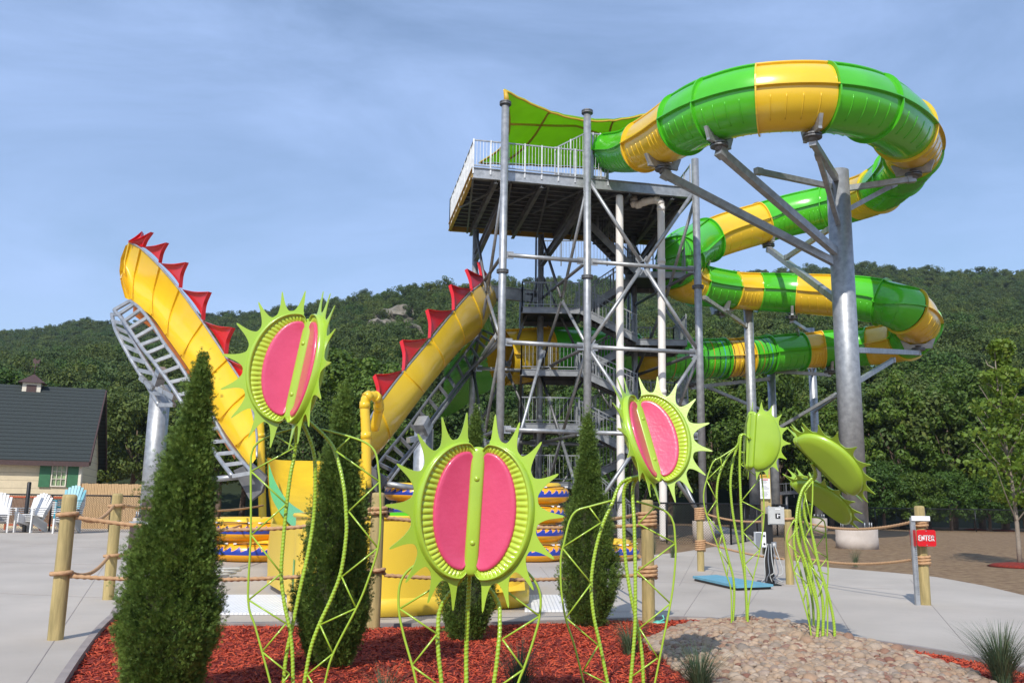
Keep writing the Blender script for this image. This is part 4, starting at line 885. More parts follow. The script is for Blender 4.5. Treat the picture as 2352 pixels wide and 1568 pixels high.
# far left end panel
ea = [W(299, 558, 31), W(288, 564, 31.3), W(277, 593, 31.3), W(274, 622, 31.1), W(278, 652, 30.8), W(287, 684, 30.3)]; eb = [W(299, 558, 31), W(300, 580, 31.3), W(296, 605, 31.4), W(293, 635, 31.2), W(294, 665, 30.7), W(300, 690, 29.6)]
m.grid([ea, [p + Vector((0.02, .3, 0)) for p in ea], [p + Vector((0, .25, 0)) for p in eb], eb]); m.build('end_panel', M['fyellow'], funnel)
RW = [((838, 985), (836, 1075)), ((868, 931), (893, 1010)), ((926, 854), (975, 900)), ((990, 778), (1020, 845)), ((1041, 716), (1062, 797)), ((1081, 672), (1100, 765)), ((1121, 640), (1136, 700))]
RY = [24.4, 25.8, 28, 30.8, 33.4, 36, 38.5]
RPr, LPr, _ = wing(RW, RY, [.5, .9, 1.2, 1.4, 1.5, 1.6, 1.4], (.12, -.20, -.12))
def spike(b0, b1, tip, y0, y1, yt, label=None):
    p0, p1, pt = W(*b0, y0), W(*b1, y1), W(*tip, yt); m = MB(); n = 12
    def edge(a, b, k, towards): return [a.lerp(b, i / n) + (towards - a.lerp(b, i / n)) * k * math.sin(math.pi * i / n) for i in range(n + 1)]
    cen = (p0 + p1 + pt) / 3; e1 = edge(p0, pt, .16, cen); e2 = edge(p1, pt, .20, cen); nrm = (p1 - p0).cross(pt - p0).normalized(); nrm = nrm if nrm.y < 0 else -nrm
    sect = []
    for i in range(n + 1):
        row = []
        for k in range(7):
            u = k / 6; row.append(e1[i].lerp(e2[i], u) - nrm * .10 * math.sin(math.pi * u) * (1 - i / n))
        sect.append(row)
    m.grid(sect); m.grid([[p - nrm * .03 for p in r][::-1] for r in sect])
    for e in (e1, e2):     # turned lips
        m.grid([[p - nrm * .05 for p in e], [p + nrm * .09 for p in e], [p + nrm * .09 + (cen - p).normalized() * .025 for p in e], [p - nrm * .04 + (cen - p).normalized() * .025 for p in e]], smooth=False)
    return m.build('rim_spike', M['red'], funnel)
for a, b, c, y0, y1, yt in [((297, 558), (326, 566), (329, 535), 31.1, 30.7, 31.3), ((299, 558), (331, 569), (351, 534), 30.9, 30.5, 30.3), ((331, 568), (369, 604), (386, 558), 30.5, 30.0, 29.8), ((369, 605), (416, 661), (431, 603), 30, 29.2, 29.0), ((418, 664), (468, 735), (484, 671), 29.2, 28.3, 28.2), ((469, 738), (520, 820), (538, 753), 28.2, 27.3, 27.2), ((521, 823), (562, 892), (577, 843), 27.2, 26.4, 26.4), ((555, 880), (574, 915), (600, 870), 26.4, 25.9, 25.9)]:
    spike(a, b, c, y0, y1, yt)
for a, b, c, y0, y1, yt in [((921, 854), (867, 927), (858, 863), 27.9, 25.9, 26.6), ((983, 778), (925, 851), (920, 783), 30.4, 28, 28.8), ((1039, 714), (985, 777), (979, 712), 33.3, 30.6, 31.4), ((1081, 666), (1040, 713), (1032, 655), 35.9, 33.4, 34.2), ((1116, 640), (1082, 668), (1069, 619), 38.2, 36.1, 36.6), ((1122, 640), (1105, 648), (1098, 602), 38.9, 38, 38.2)]:
    spike(a, b, c, y0, y1, yt)
# green underside of both wings and the throat
def sheet(A, B, mt, name, bow=(0, 0, 0), parent=funnel, n=10):
    m = MB(); rows = []
    for u in [k / n for k in range(n + 1)]: rows.append([a.lerp(b, u) + Vector(bow) * math.sin(math.pi * u) for a, b in zip(A, B)])
    m.grid(rows); m.grid([[p + Vector((0, .03, .0)) for p in r][::-1] for r in rows]); return m.build(name, M[mt], parent)
sheet([p + Vector((0, .3, 0)) for p in LPr[3:]], [W(x, y, Y) for x, y, Y in ((1010, 960, 44), (1050, 945, 46), (1095, 910, 48), (1135, 890, 50))], 'sgreen', 'underside_panel', (0, .2, -.2))
for off, mt in ((0.35, 'orange'), (.75, 'sgreen'), (1.1, 'orange')):
    sheet([p + Vector((-.05, off, -.05)) for p in LPl[1:8]], [p + Vector((-.25, off + .5, -.32)) for p in LPl[1:8]], mt, 'underside_panel')
# throat, falling towards the run-out basin
TH = [[(614, 1050, 24.5), (644, 1056, 25.5), (720, 1058, 26), (800, 1060, 25.5), (842, 1050, 24.5)], [(616, 1120, 22.5), (646, 1130, 23.2), (720, 1135, 23.5), (800, 1135, 23.2), (840, 1120, 22.5)], [(622, 1180, 19.5), (650, 1185, 19.5), (720, 1190, 19.5), (790, 1190, 19.5), (838, 1180, 19.5)], [(632, 1230, 15.5), (670, 1270, 15.5), (740, 1275, 15.5), (820, 1275, 15.5), (900, 1225, 15.5)]]
rows = [[W(*p) for p in r] for r in TH]; m = MB(); dense = []
for i in range(3):
    for k in range(8): dense.append([cr_pt([r[j] for r in rows], i, k / 8) for j in range(5)])
dense.append(rows[-1]); dense = [smooth_path(r, .4)[:1] + [cr_pt(r, j, q / 5) for j in range(4) for q in range(5)] + [r[-1]] for r in dense]
m.grid(dense); m.build('throat', M['throaty'], funnel)
lo = [(617, 1095), (622, 1135), (640, 1172), (668, 1205), (705, 1236), (760, 1262)]; hi = [(617, 1062), (632, 1105), (658, 1146), (692, 1172), (730, 1188), (790, 1200)]
yd = lambda y: 24.6 - (y - 1050) * (5.3 / 130) if y < 1180 else 19.3 - (y - 1180) * .052
def swp(l): return smooth_path([W(x, y, yd(y) - .55) for x, y in l], .2)
a_, b_ = swp(lo), swp(hi); nn_ = 24; m = MB(); m.grid([[a_[int(k / nn_ * (len(a_) - 1))] for k in range(nn_ + 1)], [b_[int(k / nn_ * (len(b_) - 1))] for k in range(nn_ + 1)]]); m.build('green_swoosh', M['sgreen'], funnel)
# yellow feeder pipes beside the throat
def pipe(label, pts, r, m_, name, cat, group=None, foot=None):
    P = smooth_path(pts, .12); b = min(P, key=lambda p: p.z); t = thing(name, label, cat, (b.x, b.y, max(0, b.z)), group, absolute=True)
    m = MB(); m.tube(P, r, 16); m.build('pipe_run', M[m_], t)
    for q in (pts[0], pts[-1]):
        pass
    if foot:
        m = MB(); m.lathe([(r * 1.25, 0), (r * 1.25, .35)], (b.x, b.y, 0), 16); m.build('foot_collar', M['black'], t)
    m = MB()
    for i in range(1, len(pts) - 1):
        p = Vector(pts[i]); d = (Vector(pts[i + 1]) - Vector(pts[i - 1])).normalized(); m.cyl(p - d * .09, p + d * .09, r * 1.1, 16)
    m.build('coupling', M[m_], t); return t
Yp = H(599, 1215).y
pipe('yellow water pipe bent over at the top, left of the funnel throat', [W(604, 1210, Yp), W(601, 1100, Yp), W(599, 1000, Yp), W(596, 960, Yp), W(586, 930, Yp + .1), W(580, 906, Yp + .6), W(592, 892, Yp + 1.5)], .17, 'fyellow', 'water_pipe', 'pipe', 'yellow feeder pipes', foot=True)
pipe('yellow water pipe looping over the lower rim right of the funnel throat', [W(842, 1120, 23.2), W(841, 1000, 23.2), W(838, 930, 23.2), W(845, 910, 23.2), W(864, 912, 23.4), W(870, 935, 23.8), W(860, 985, 24.2)], .13, 'fyellow', 'water_pipe', 'pipe', 'yellow feeder pipes')
# ladder-like steel trusses beneath the wings
def truss(label, A, B, rail_r, place, rungs=2, mt='galv'):
    t = funnel
    a = smooth_path(A, .15); b = smooth_path(B, .15); 
    for P in (a, b): m = MB(); m.tube(P, rail_r, 8); m.build('truss_rail', M[mt], t)
    n = rungs
    for k in range(n + 1):
        u = k / n; p = a[int(u * (len(a) - 1))]; q = b[int(u * (len(b) - 1))]; m = MB(); m.bar(p, q, rail_r * 1.7, rail_r * 1.7); m.build('truss_rung', M[mt], t)
def tl3(l, Y0_, Y1_): n = len(l) - 1; return [W(x, y, Y0_ + (Y1_ - Y0_) * i / n) for i, (x, y) in enumerate(l)]
truss('', tl3([(262, 712), (282, 734), (300, 760), (326, 798), (353, 831), (394, 886), (440, 960), (478, 1015), (505, 1055), (534, 1093)], 29.5, 23.8), tl3([(299, 691), (320, 707), (347, 740), (376, 787), (406, 828), (446, 890), (485, 950), (520, 1012), (550, 1050), (580, 1085)], 29.3, 23.8), .06, '', 17)
truss('', tl3([(257, 722), (262, 745), (271, 769), (303, 828), (341, 889), (365, 930)], 30.8, 27.5), tl3([(275, 722), (300, 770), (325, 815), (360, 870), (400, 930)], 30.3, 27.2), .07, '', 9)
truss('', tl3([(857, 1082), (889, 1040), (932, 987), (995, 903), (1051, 832), (1090, 783), (1108, 758)], 26.2, 39.0), tl3([(890, 1100), (917, 1064), (942, 1035), (988, 969), (1035, 905), (1072, 857), (1120, 808), (1150, 776)], 25.6, 38.4), .055, '', 15, 'galvd')
def bracket(pts, Y, th=.25):
    m = MB(); m.prism([W(x, y, Y) for x, y in pts], (0, th, 0)); m.build('gusset_plate', M['galvd'], funnel)
bracket([(536, 1080), (575, 1062), (612, 1095), (600, 1130), (575, 1150)], 24.2); bracket([(840, 1060), (890, 1100), (870, 1130), (842, 1120)], 24.2)
for a, b, Y in (((482, 1101), (560, 1093), 24.4), ((870, 1108), (950, 1120), 24.3), ((700, 1140), (640, 1100), 26)):
    m = MB(); m.cyl(W(*a, Y), W(*b, Y), .08, 8); m.build('tie_rod', M['galv'], funnel)
pole('thick pole leaning against the sky under the left spiked wing', (360, 340), 884, 1230, .36, [((372, 850, 27.6), (360, 884, 27.8), .3), ((325, 868, 28.2), (352, 892, 27.8), .14), ((400, 912, 27), (366, 892, 27.6), .16)], 1.5, 'thick poles holding up the spiked wings')
pole('thick pole under the right spiked wing behind the centre flytrap', (985, 966), 985, 1232, .38, [((968, 968, 27.5), (980, 992, 27.8), .4), ((940, 1010, 27), (980, 1000, 27.8), .16)], 1.5, 'thick poles holding up the spiked wings')
# ------------------------------------------------------------------ run-out basin in front
Yb_ = H(1000, 1412).y
basin = thing('runout_basin', 'low yellow run out basin with green stripes behind the centre flytrap', 'slide basin', (-1.6, Yb_, 0), absolute=True)
def wallstrip(path, z0s, z1s, mt, name, off=0.0):
    m = MB(); rows = [[Vector((p.x, p.y, z0)) for p, z0 in zip(path, z0s)], [Vector((p.x, p.y, z1)) for p, z1 in zip(path, z1s)]]
    m.grid(rows); m.grid([[p + Vector((.0, .05, 0)) for p in r] for r in rows]); m.grid([rows[1], [p + Vector((0, .05, 0)) for p in rows[1]]]); return m.build(name, M[mt], basin)
def bx(px, py=1412): p = H(px, py); return Vector((p.x, p.y, 0))
xr = H(1205, 1400); xl = H(862, 1416)
fpath = [Vector((xr.x + .02, xr.y + 3.4, 0)), Vector((xr.x + .02, xr.y + .9, 0)), Vector((xr.x - .04, xr.y + .35, 0)), Vector((xr.x - .2, xr.y + .08, 0)), Vector((xr.x - .45, xr.y - .05, 0)), Vector((xl.x + .3, xl.y, 0)), Vector((xl.x - .4, xl.y, 0)), Vector((xl.x - .85, xl.y + .15, 0)), Vector((xl.x - 1.12, xl.y + .5, 0)), Vector((xl.x - 1.22, xl.y + 1.1, 0)), Vector((xl.x - 1.32, xl.y + 3.5, 0))]
fpath = smooth_path(fpath, .12); n = len(fpath)
def topz(p): return 1.18 if p.x < xl.x + .4 else max(.66, 1.18 - (p.x - xl.x - .4) * .34)
wallstrip(fpath, [.16] * n, [topz(p) for p in fpath], 'tuby', 'wall')
cx_ = (xl.x + xr.x) / 2
def outw(p, d): v = Vector((p.x - cx_, min(0, p.y - xl.y - .9) if p.y < xl.y + .9 else 0, 0)); v.normalize(); return Vector((p.x + v.x * d, p.y + v.y * d, p.z))
m = MB(); rows = [[Vector((outw(p, d).x, outw(p, d).y, z)) for p in fpath] for d, z in ((.0, .22), (.06, .19), (.06, .012), (.0, .012))]; m.grid(rows); m.build('foot_flange', M['tuby'], basin)
m = MB(); rows = [[Vector((outw(p, d).x, outw(p, d).y, topz(p) + z)) for p in fpath] for d, z in ((-.06, .015), (.03, .02), (.045, 0), (.03, -.03), (-.01, -.03))]; m.grid(rows); m.build('top_lip', M['tuby'], basin)
m = MB(); m.grid([[Vector((p.x, p.y - .004, z)) for p in [q_ for q_ in fpath if q_.y > xl.y + .02 and q_.x < xl.x][6:12]] for z in (.3, 1.15)])
# green band on the left shoulder
lp_ = [outw(p, .006) for p in fpath if p.x < xl.x - .6]; k_ = len(lp_)
m = MB(); m.grid([[Vector((p.x, p.y, .22 + .0 * i)) for i, p in enumerate(lp_[4:12])], [Vector((p.x, p.y, .62)) for p in lp_[4:12]]]); m.build('green_band', M['sgreen'], basin)
m = MB(); y_ = xl.y + .55; m.box((xl.x - .2, xl.y + 1.1, 1.1), (1.2, 1.8, .12)); m.build('ledge', M['tuby'], basin)
m = MB(); m.box((xl.x + .45, xl.y + 1.0, 1.16), (.75, 1.2, .14)); m.build('ledge', M['sgreen'], basin)
m = MB(); a0 = W(628, 1190, 15.4); m.grid([[Vector((xl.x - 1.2, y, z)), Vector((xl.x - .2, y, z * .6)), Vector((xr.x - .7, y, z * .6)), Vector((xr.x, y, z * .8))] for y, z in ((xl.y + .6, .35), (xl.y + 2.2, .45), (15.5, .75))]); m.build('basin_floor', M['tuby'], basin)
# side wall running back to the throat
m = MB(); m.grid([[Vector((xl.x - 1.25, xl.y + 1, .1)), Vector((-3.72, 14, .1)), Vector((-4.25, 16, .1)), Vector((-5.35, 20, .3))], [Vector((xl.x - 1.25, xl.y + 1, 1.0)), Vector((-3.7, 14, 1.0)), Vector((-4.2, 16, 1.0)), Vector((-5.3, 20, 1.05))]]); m.build('side_wall', M['tuby'], basin)
# white drain matting either side
for a, lab in ((((488, 1366), (660, 1366), (660, 1408), (488, 1408)), 'white ribbed mat on the concrete left of the yellow basin'), (((1208, 1366), (1300, 1366), (1305, 1402), (1205, 1402)), 'white ribbed mat on the concrete right of the yellow basin')):
    P = [H(x, y, .02) for x, y in a]; m = MB(); m.prism([(p.x, p.y, .004) for p in P], (0, 0, .025)); tag(m.build('drain_mat', M['mat_w'], None), lab, 'mat', 'white mats beside the basin')
# ------------------------------------------------------------------ tower
tower = thing('slide_tower', 'tall galvanised steel start tower with stairs and a railed top deck', 'tower', (W(1350, 900, 34).x, 34, 0), absolute=True)
YA, YB, YC = 32.5, 33.3, 34.3
def col(px, py, ptop, Y, r, px2=None, z0=0, mt='galv', flz=(645,)):
    b = W(px, py, Y); x = b.x; zt = W(px, ptop, Y).z; m = MB(); m.lathe([(r, z0), (r, zt)], (x, Y, 0), 18)
    o = m.build('column', M[mt], tower); m = MB()
    for f in flz:
        z = W(px, f, Y).z; m.lathe([(r * 1.55, z - .06), (r * 1.55, z - .01)], (x, Y, 0), 18, smooth=False); m.lathe([(r * 1.55, z + .01), (r * 1.55, z + .06)], (x, Y, 0), 18, smooth=False)
    if flz: m.build('splice_flange', M['galvd'], o)
    return x
XA = W(1153, 700, YA).x; XB = W(1349, 700, YB).x; XC = W(1604, 700, YC).x
col(1153, 700, 236, YA, .15, flz=(623, 238)); col(1349, 700, 255, YB, .15, flz=(636, 258)); col(1604, 700, 366, YC, .15, flz=(659,))
# footing for the right column
m = MB(); m.lathe([(.42, -.1), (.42, .75)], (XC, YC, 0), 24); m.build('footing', M['concd'], tower)
YD1, YD2, YD3 = 39.3, 40.0, 41.0
XD1 = W(1086, 850, YD1).x; XD2 = W(1240, 850, YD2).x; XD3 = W(1458, 850, YD3).x
col(1086, 850, 528, YD1, .145, flz=(780,)); col(1240, 850, 540, YD2, .145, flz=(792,)); col(1458, 850, 540, YD3, .145, flz=(806,))
col(1196, 900, 660, 43.5, .13, mt='galvd', flz=(808,)); col(1228, 900, 545, 41.5, .05, mt='galvd', flz=()); col(1445, 850, 560, 42.5, .07, mt='galvd', flz=())
Z1, Z2, Z3 = W(1250, 586, YA).z, W(1250, 786, YA).z, W(1250, 987, YA).z; Z0 = 1.5
FR = {'A': (XA, YA), 'B': (XB, YB), 'C': (XC, YC), 'D': (XD1, YD1), 'E': (XD2, YD2), 'F': (XD3, YD3)}
def P3(k, z): return Vector((FR[k][0], FR[k][1], z))
def beam(a, b, r=.085, name='beam', mt='galv', plates=True):
    d = (b - a).normalized(); a2 = a + d * .2; b2 = b - d * .2; m = MB(); m.cyl(a2, b2, r, 12); 
    if plates:
        for q, s_ in ((a2, 1), (b2, -1)): m.bar(q - d * s_ * .05, q + d * s_ * .22, .03, r * 3.4)
    return m.build(name, M[mt], tower)
for z in (Z1, Z2, Z3):
    for a, b in (('A', 'B'), ('B', 'C'), ('D', 'E'), ('E', 'F')):
        if z == Z1 and a in 'DE': continue
        beam(P3(a, z), P3(b, z))
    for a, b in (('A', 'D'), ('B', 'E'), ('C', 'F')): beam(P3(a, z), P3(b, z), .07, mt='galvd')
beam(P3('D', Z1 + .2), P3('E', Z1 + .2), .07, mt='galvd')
ZD = W(1350, 400, 33.6).z          # deck level
MBC = {z: (P3('B', z) + P3('C', z)) / 2 for z in (Z1, Z2, Z3)}
br = lambda a, b, r=.075, mt='galv': beam(a, b, r, 'brace', mt)
for (za, zb) in ((Z1, ZD - .3), (Z1, Z2), (Z3, Z2)):
    br(MBC[za], P3('B', zb)); br(MBC[za], P3('C', zb))
br(MBC[Z3], P3('B', .8)); br(MBC[Z3], P3('C', .8))
for a, b in (('A', 'D'), ('B', 'E'), ('C', 'F')):
    for z in (Z1, Z3):
        mid = (P3(a, z) + P3(b, z)) / 2 if z != Z1 else (P3(a, (Z1 + Z2) / 2 + .9) + P3(b, (Z1 + Z2) / 2 + .9)) / 2
        up_, dn = (ZD - .6, Z2) if z == Z1 else (Z2, .6)
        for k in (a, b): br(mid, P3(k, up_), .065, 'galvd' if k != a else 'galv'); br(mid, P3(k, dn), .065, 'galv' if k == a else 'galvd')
for a, b in (('D', 'E'), ('E', 'F')):
    for z, up_, dn in ((Z2, ZD - 2.5, Z3), (Z3, None, .6)):
        mid = (P3(a, z) + P3(b, z)) / 2
        if up_: br(mid, P3(a, up_), .06, 'galvd'); br(mid, P3(b, up_), .06, 'galvd')
        br(mid, P3(a, dn), .06, 'galvd'); br(mid, P3(b, dn), .06, 'galvd')
br(P3('A', Z2) * .5 + P3('B', Z2) * .5 + Vector((0, .5, 0)), P3('A', 1), .06); 
# sloping outriggers seen at the left, from column row D down to the left
br(W(1085, 850, YD1) , W(880, 1120, 30), .085); br(W(1140, 770, YA + .3), W(1086, 850, YD1), .08)
# deck
DP = [H(1087, 386, ZD), None, None, H(1033, 508, ZD)]
fl = H(1087, 385, ZD); bl = H(1033, 512, ZD); fr = H(1592, 432, ZD); brr = bl + (fr - fl)
brr = H(1500, 545, ZD)
fl, bl, fr, brr = [Vector((p.x, p.y, ZD)) for p in (fl, bl, fr, brr)]
m = MB(); m.prism([p + Vector((0, 0, -.03)) for p in (fl, fr, brr, bl)], (0, 0, -.05)); deck = m.build('deck', M['grate'], tower)
def ibeam(a, b, h=.38, w_=.2, mt='galv', name='deck_beam', parent=None):
    m = MB(); a = Vector(a); b = Vector(b); m.bar(a, b, .03, h); m.bar(a + Vector((0, 0, h / 2)), b + Vector((0, 0, h / 2)), w_, .025); m.bar(a - Vector((0, 0, h / 2)), b - Vector((0, 0, h / 2)), w_, .025); return m.build(name, M[mt], parent or tower)
dz = Vector((0, 0, -.22))
ibeam(fl + dz, fr + dz, .42, .16, 'galv', 'fascia_beam'); ibeam(fl + dz, bl + dz, .34, .14, 'ochre', 'fascia_beam'); ibeam(bl + dz, brr + dz, .34, .14, 'ochre', 'fascia_beam'); ibeam(fr + dz, brr + dz, .34, .14, 'galvd', 'fascia_beam')
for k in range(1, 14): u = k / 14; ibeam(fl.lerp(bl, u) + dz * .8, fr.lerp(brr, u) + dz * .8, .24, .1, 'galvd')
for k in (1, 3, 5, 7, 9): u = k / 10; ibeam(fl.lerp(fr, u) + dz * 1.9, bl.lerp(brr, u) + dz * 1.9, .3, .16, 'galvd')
for k in range(6):
    a = fl.lerp(fr, k / 6) + dz * 2.0; b = fl.lerp(fr, (k + 1) / 6); b2 = bl.lerp(brr, (k + 1) / 6) + dz * 2.0
    m = MB(); mid = a.lerp(bl.lerp(brr, k / 6) + dz * 2, .5); m.bar(a, (bl.lerp(brr, (k + .5) / 6) + dz * 2), .08, .06); m.bar(b + dz * 2, mid, .08, .06); m.build('under_brace', M['galvd'], tower)
for k, pz in (('D', (1162, 440, 34.5)), ('E', (1352, 440, 35.0)), ('F', (1560, 470, 36))):
    a = P3(k, ZD - 2.0); b = W(*pz); b.z = ZD - .45; ibeam(a, b, .34, .2, 'galvd', 'knee_beam')
# railings
def railing(a, b, h=1.07, posts=None, parent=None, name='railing', h2=None, mt='galv', gap=.16):
    a = Vector(a); b = Vector(b); l = (b - a).length; n = posts or max(1, round(l / 1.5)); h2 = h2 or h; m = MB(); hz_ = lambda u: h + (h2 - h) * u
    up = Vector((0, 0, 1)); m.bar(a + up * h, b + up * h2, .05, .05); m.bar(a + up * .1, b + up * .1, .04, .04)
    for k in range(n + 1): p = a.lerp(b, k / n); m.box(p + up * (hz_(k / n) / 2 - .1), (.06, .06, hz_(k / n) + .3))
    q = int(l / gap)
    for k in range(1, q): u = k / q; p = a.lerp(b, u); m.box(p + up * (hz_(u) / 2 + .05), (.018, .018, hz_(u) - .1))
    return m.build(name, M[mt], parent or tower)
e_ = Vector((0, -.02, 0)); fm_ = fl.lerp(fr, .60)
railing(fl + e_, fm_ + e_, 1.15, 8, gap=.13); railing(fl, bl, 1.15, 9, gap=.14); railing(bl, bl.lerp(brr, .9), 1.15, 8, gap=.2); railing(fr.lerp(brr, .05), fr.lerp(brr, .6), 1.15, 4, gap=.18)
railing(fl.lerp(fr, .36) + Vector((0, .12, .0)), fl.lerp(fr, .50) + Vector((0, .12, 0)), 1.2, 2, h2=2.0, gap=.12); railing(fl.lerp(fr, .50) + Vector((0, .12, 0)), fm_ + Vector((0, .12, 0)), 2.0, 3, gap=.12)
railing(fm_, fm_ + Vector((0.1, 1.6, 0)), 2.0, 2, gap=.14)
# stair landings and flights
def landing(x0_, x1_, y0_, y1_, z, rails):
    m = MB(); m.box(((x0_ + x1_) / 2, (y0_ + y1_) / 2, z - .04), (x1_ - x0_, y1_ - y0_, .06)); o = m.build('landing', M['grate'], tower)
    C_ = [Vector((x0_, y0_, z)), Vector((x1_, y0_, z)), Vector((x1_, y1_, z)), Vector((x0_, y1_, z))]
    for i in range(4): ibeam(C_[i] - Vector((0, 0, .16)), C_[(i + 1) % 4] - Vector((0, 0, .16)), .26, .1, 'galvm' if i == 0 else 'galvd', 'landing_beam', o)
    for i in rails: railing(C_[i], C_[(i + 1) % 4], 1.1, parent=o, mt='galvm')
    return C_
def flight(a, b, wdt, n=13):
    # a lower, b upper (front edge line); width runs to +Y
    m = MB(); w_ = Vector((0, wdt, 0))
    for k in range(n): p = a.lerp(b, (k + .5) / n); m.box(p + w_ / 2, (.30, wdt, .035))
    m.build('stair_treads', M['grate'], tower)
    for o_ in (Vector((0, 0, 0)), w_):
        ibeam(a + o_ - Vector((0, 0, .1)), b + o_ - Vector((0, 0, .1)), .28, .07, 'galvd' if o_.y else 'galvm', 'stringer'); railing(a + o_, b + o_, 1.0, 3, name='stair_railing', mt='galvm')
xl0 = W(1196, 900, 39.5).x; xl1 = W(1325, 900, 39.5).x; xr0 = W(1448, 900, 40.5).x; xr1 = W(1560, 900, 40.5).x
ys0, ys1, ys2 = 38.2, 39.6, 41.2
LZ = [2.25, 4.75, 7.1, 9.9]; RZ = [3.5, 5.95, 8.6, 11.7]
for z in LZ: landing(xl0, xl1, ys0, ys2, z, (0, 3))
for z in RZ: landing(xr0, xr1, ys0 + .4, ys2 + .4, z, (1, 2))
for i in range(4):
    flight(Vector((xl1, ys1 + .2, LZ[i])), Vector((xr0, ys1 + .2, RZ[i])), 1.2)
    if i < 3: flight(Vector((xr0, ys0 + .1, RZ[i])), Vector((xl1, ys0 + .1, LZ[i + 1])), 1.2)
flight(Vector((xr0, ys0 + .1, .1)), Vector((xl1, ys0 + .1, LZ[0])), 1.2)
flight(Vector((xr0, ys0 + .1, RZ[3])), Vector((xl1, ys0 + .1, ZD)), 1.2)
railing(W(1236, 600, 44), W(1500, 600, 44), 1.1, 5, mt='galvd'); ibeam(W(1110, 668, YD1 - .2), W(1236, 682, YD2), .55, .2, 'galv', 'floor_beam')
# canopy
can = thing('shade_canopy', 'lime green fabric shade canopy stretched over the tower deck', 'canopy', (XA, YA, W(1160, 210, YA).z), absolute=True)
C0, C1, C2, C3 = W(1158, 204, YA), W(1515, 252, 34.8), W(1490, 392, 41.5), W(1101, 372, 39.0)
NN = 24; rows = []
for i in range(NN + 1):
    u = i / NN; row = []
    for j in range(NN + 1):
        v = j / NN; p = (C0.lerp(C1, u)).lerp(C3.lerp(C2, u), v)
        sag = -1.15 * math.sin(math.pi * u) * (1 - math.sin(math.pi * v) ** .7) * (1 if v < .5 else .25) + .55 * math.sin(math.pi * u) * math.sin(math.pi * v)
        if v < .5: pass
        p = p + Vector((0, .8 * math.sin(math.pi * u) * (1 - 2 * v) * .6, sag * .55)) + Vector((.9 * math.sin(math.pi * v) * (1 - 2 * u) * .8, 0, -.35 * math.sin(math.pi * v) * abs(1 - 2 * u) + .018 * math.sin(u * 60 + v * 9)))
        row.append(p)
    rows.append(row)
m = MB(); m.grid(rows); m.grid([[p + Vector((0, 0, .012)) for p in r][::-1] for r in rows]); m.build('fabric', M['canvas'], can)
m = MB(); dn = Vector((0, 0, -.06))
for q in (0, NN): m.tube([rows[i][q] + dn for i in range(NN + 1)], .045, 8); m.tube([rows[q][i] + dn for i in range(NN + 1)], .045, 8)
m.build('edge_frame', M['canvasy'], can)
for a, b in (((7, 0), (3, NN)), ((17, 0), (20, NN)), ((0, 8), (NN, 12))):
    m = MB(); pk = [(a[0] + (b[0] - a[0]) * k / 12, a[1] + (b[1] - a[1]) * k / 12) for k in range(13)]; m.tube([rows[int(i)][int(j)].lerp(rows[min(NN, int(i) + 1)][int(j)], i - int(i)).lerp(rows[int(i)][min(NN, int(j) + 1)].lerp(rows[min(NN, int(i) + 1)][min(NN, int(j) + 1)], i - int(i)), j - int(j)) + dn for i, j in pk], .05, 8); m.build('rafter', M['canvasy'], can)
m = MB(); m.tube([W(1164, 236, YA), W(1163, 222, YA), W(1160, 208, YA)], [.12, .1, .07], 12); m.build('corner_post', M['canvasy'], can)
# white pipes up the tower
Yq = H(1426, 1228).y
for lab, pts in (('white plastic pipe rising straight up the tower with a capped top, left of the two', [W(1427, 1240, 34.6), W(1424, 800, 34.6), W(1423, 450, 34.6)]), ('white plastic pipe with an elbow at its top under the deck, right of the two', [W(1524, 1240, 35), W(1521, 900, 35), W(1519, 600, 35), W(1518, 480, 35), W(1516, 465, 35), W(1508, 459, 35), W(1480, 464, 35.3), W(1466, 470, 35.5), W(1457, 468, 35.6), W(1456, 452, 35.6)])):
    P = [Vector((q.x, q.y, max(q.z, -.02))) for q in pts]; pipe(lab, P, .155, 'pvc', 'drain_pipe', 'pipe', 'white pipes on the tower')
# ------------------------------------------------------------------ rafts
def torus(mb, Rr, r, z, sq=.9, a=48, b=16):
    mb.grid([[((Rr + r * math.cos(t)) * math.cos(p), (Rr + r * math.cos(t)) * math.sin(p), z + r * sq * math.sin(t)) for t in [2 * math.pi * k / b for k in range(b)]] for p in [2 * math.pi * i / a for i in range(a + 1)]], closed=True)
rp = thing('inflatable_raft', '', 'raft', (0, 0, 0), 'orange inflatable rafts')
m = MB(); torus(m, .78, .23, 0); ring = m.build('ring', M['raft'], rp)
m = MB(); torus(m, .72, .10, .19, 1, 40, 10); m.build('seat_tube', M['syellow'], rp)
m = MB(); m.lathe([(.0, -.16), (.74, -.17)], (0, 0, 0), 32, cap=False); m.build('floor_sheet', M['black'], rp)
for k in range(6):
    a0 = k * math.pi / 3; m = MB(); m.tube([((.93 + .05 * math.sin(q * math.pi)) * math.cos(a0 + q * .8), (.93 + .05 * math.sin(q * math.pi)) * math.sin(a0 + q * .8), .175 + .015 * math.sin(q * 3.14)) for q in [i / 8 for i in range(9)]], .014, 6); m.build('handle', M['black'], rp)
    m = MB(); 
    for q in (0, .8): m.box((.93 * math.cos(a0 + q), .93 * math.sin(a0 + q), .185), (.07, .07, .03))
    m.build('strap_patch', M['white'], rp)
first = [True]
def raft(px, pyb, lev, lab, dx=0, dy=0, rz=0.0, tilt=0.0):
    b = H(px, pyb); o = rp if first[0] else copy_tree(rp); first[0] = False
    o.location = (b.x + dx, b.y + 1.0 + dy, .21 + lev * .445); o.rotation_euler = (tilt, 0, rz); o['label'] = lab; return o
raft(556, 1292, 0, 'bottom raft of the stack seen between the large left arborvitae and the basin', rz=.3)
raft(548, 1292, 1, 'upper raft of the stack left of the yellow basin, under the rope', rz=1.1, dx=-.15)
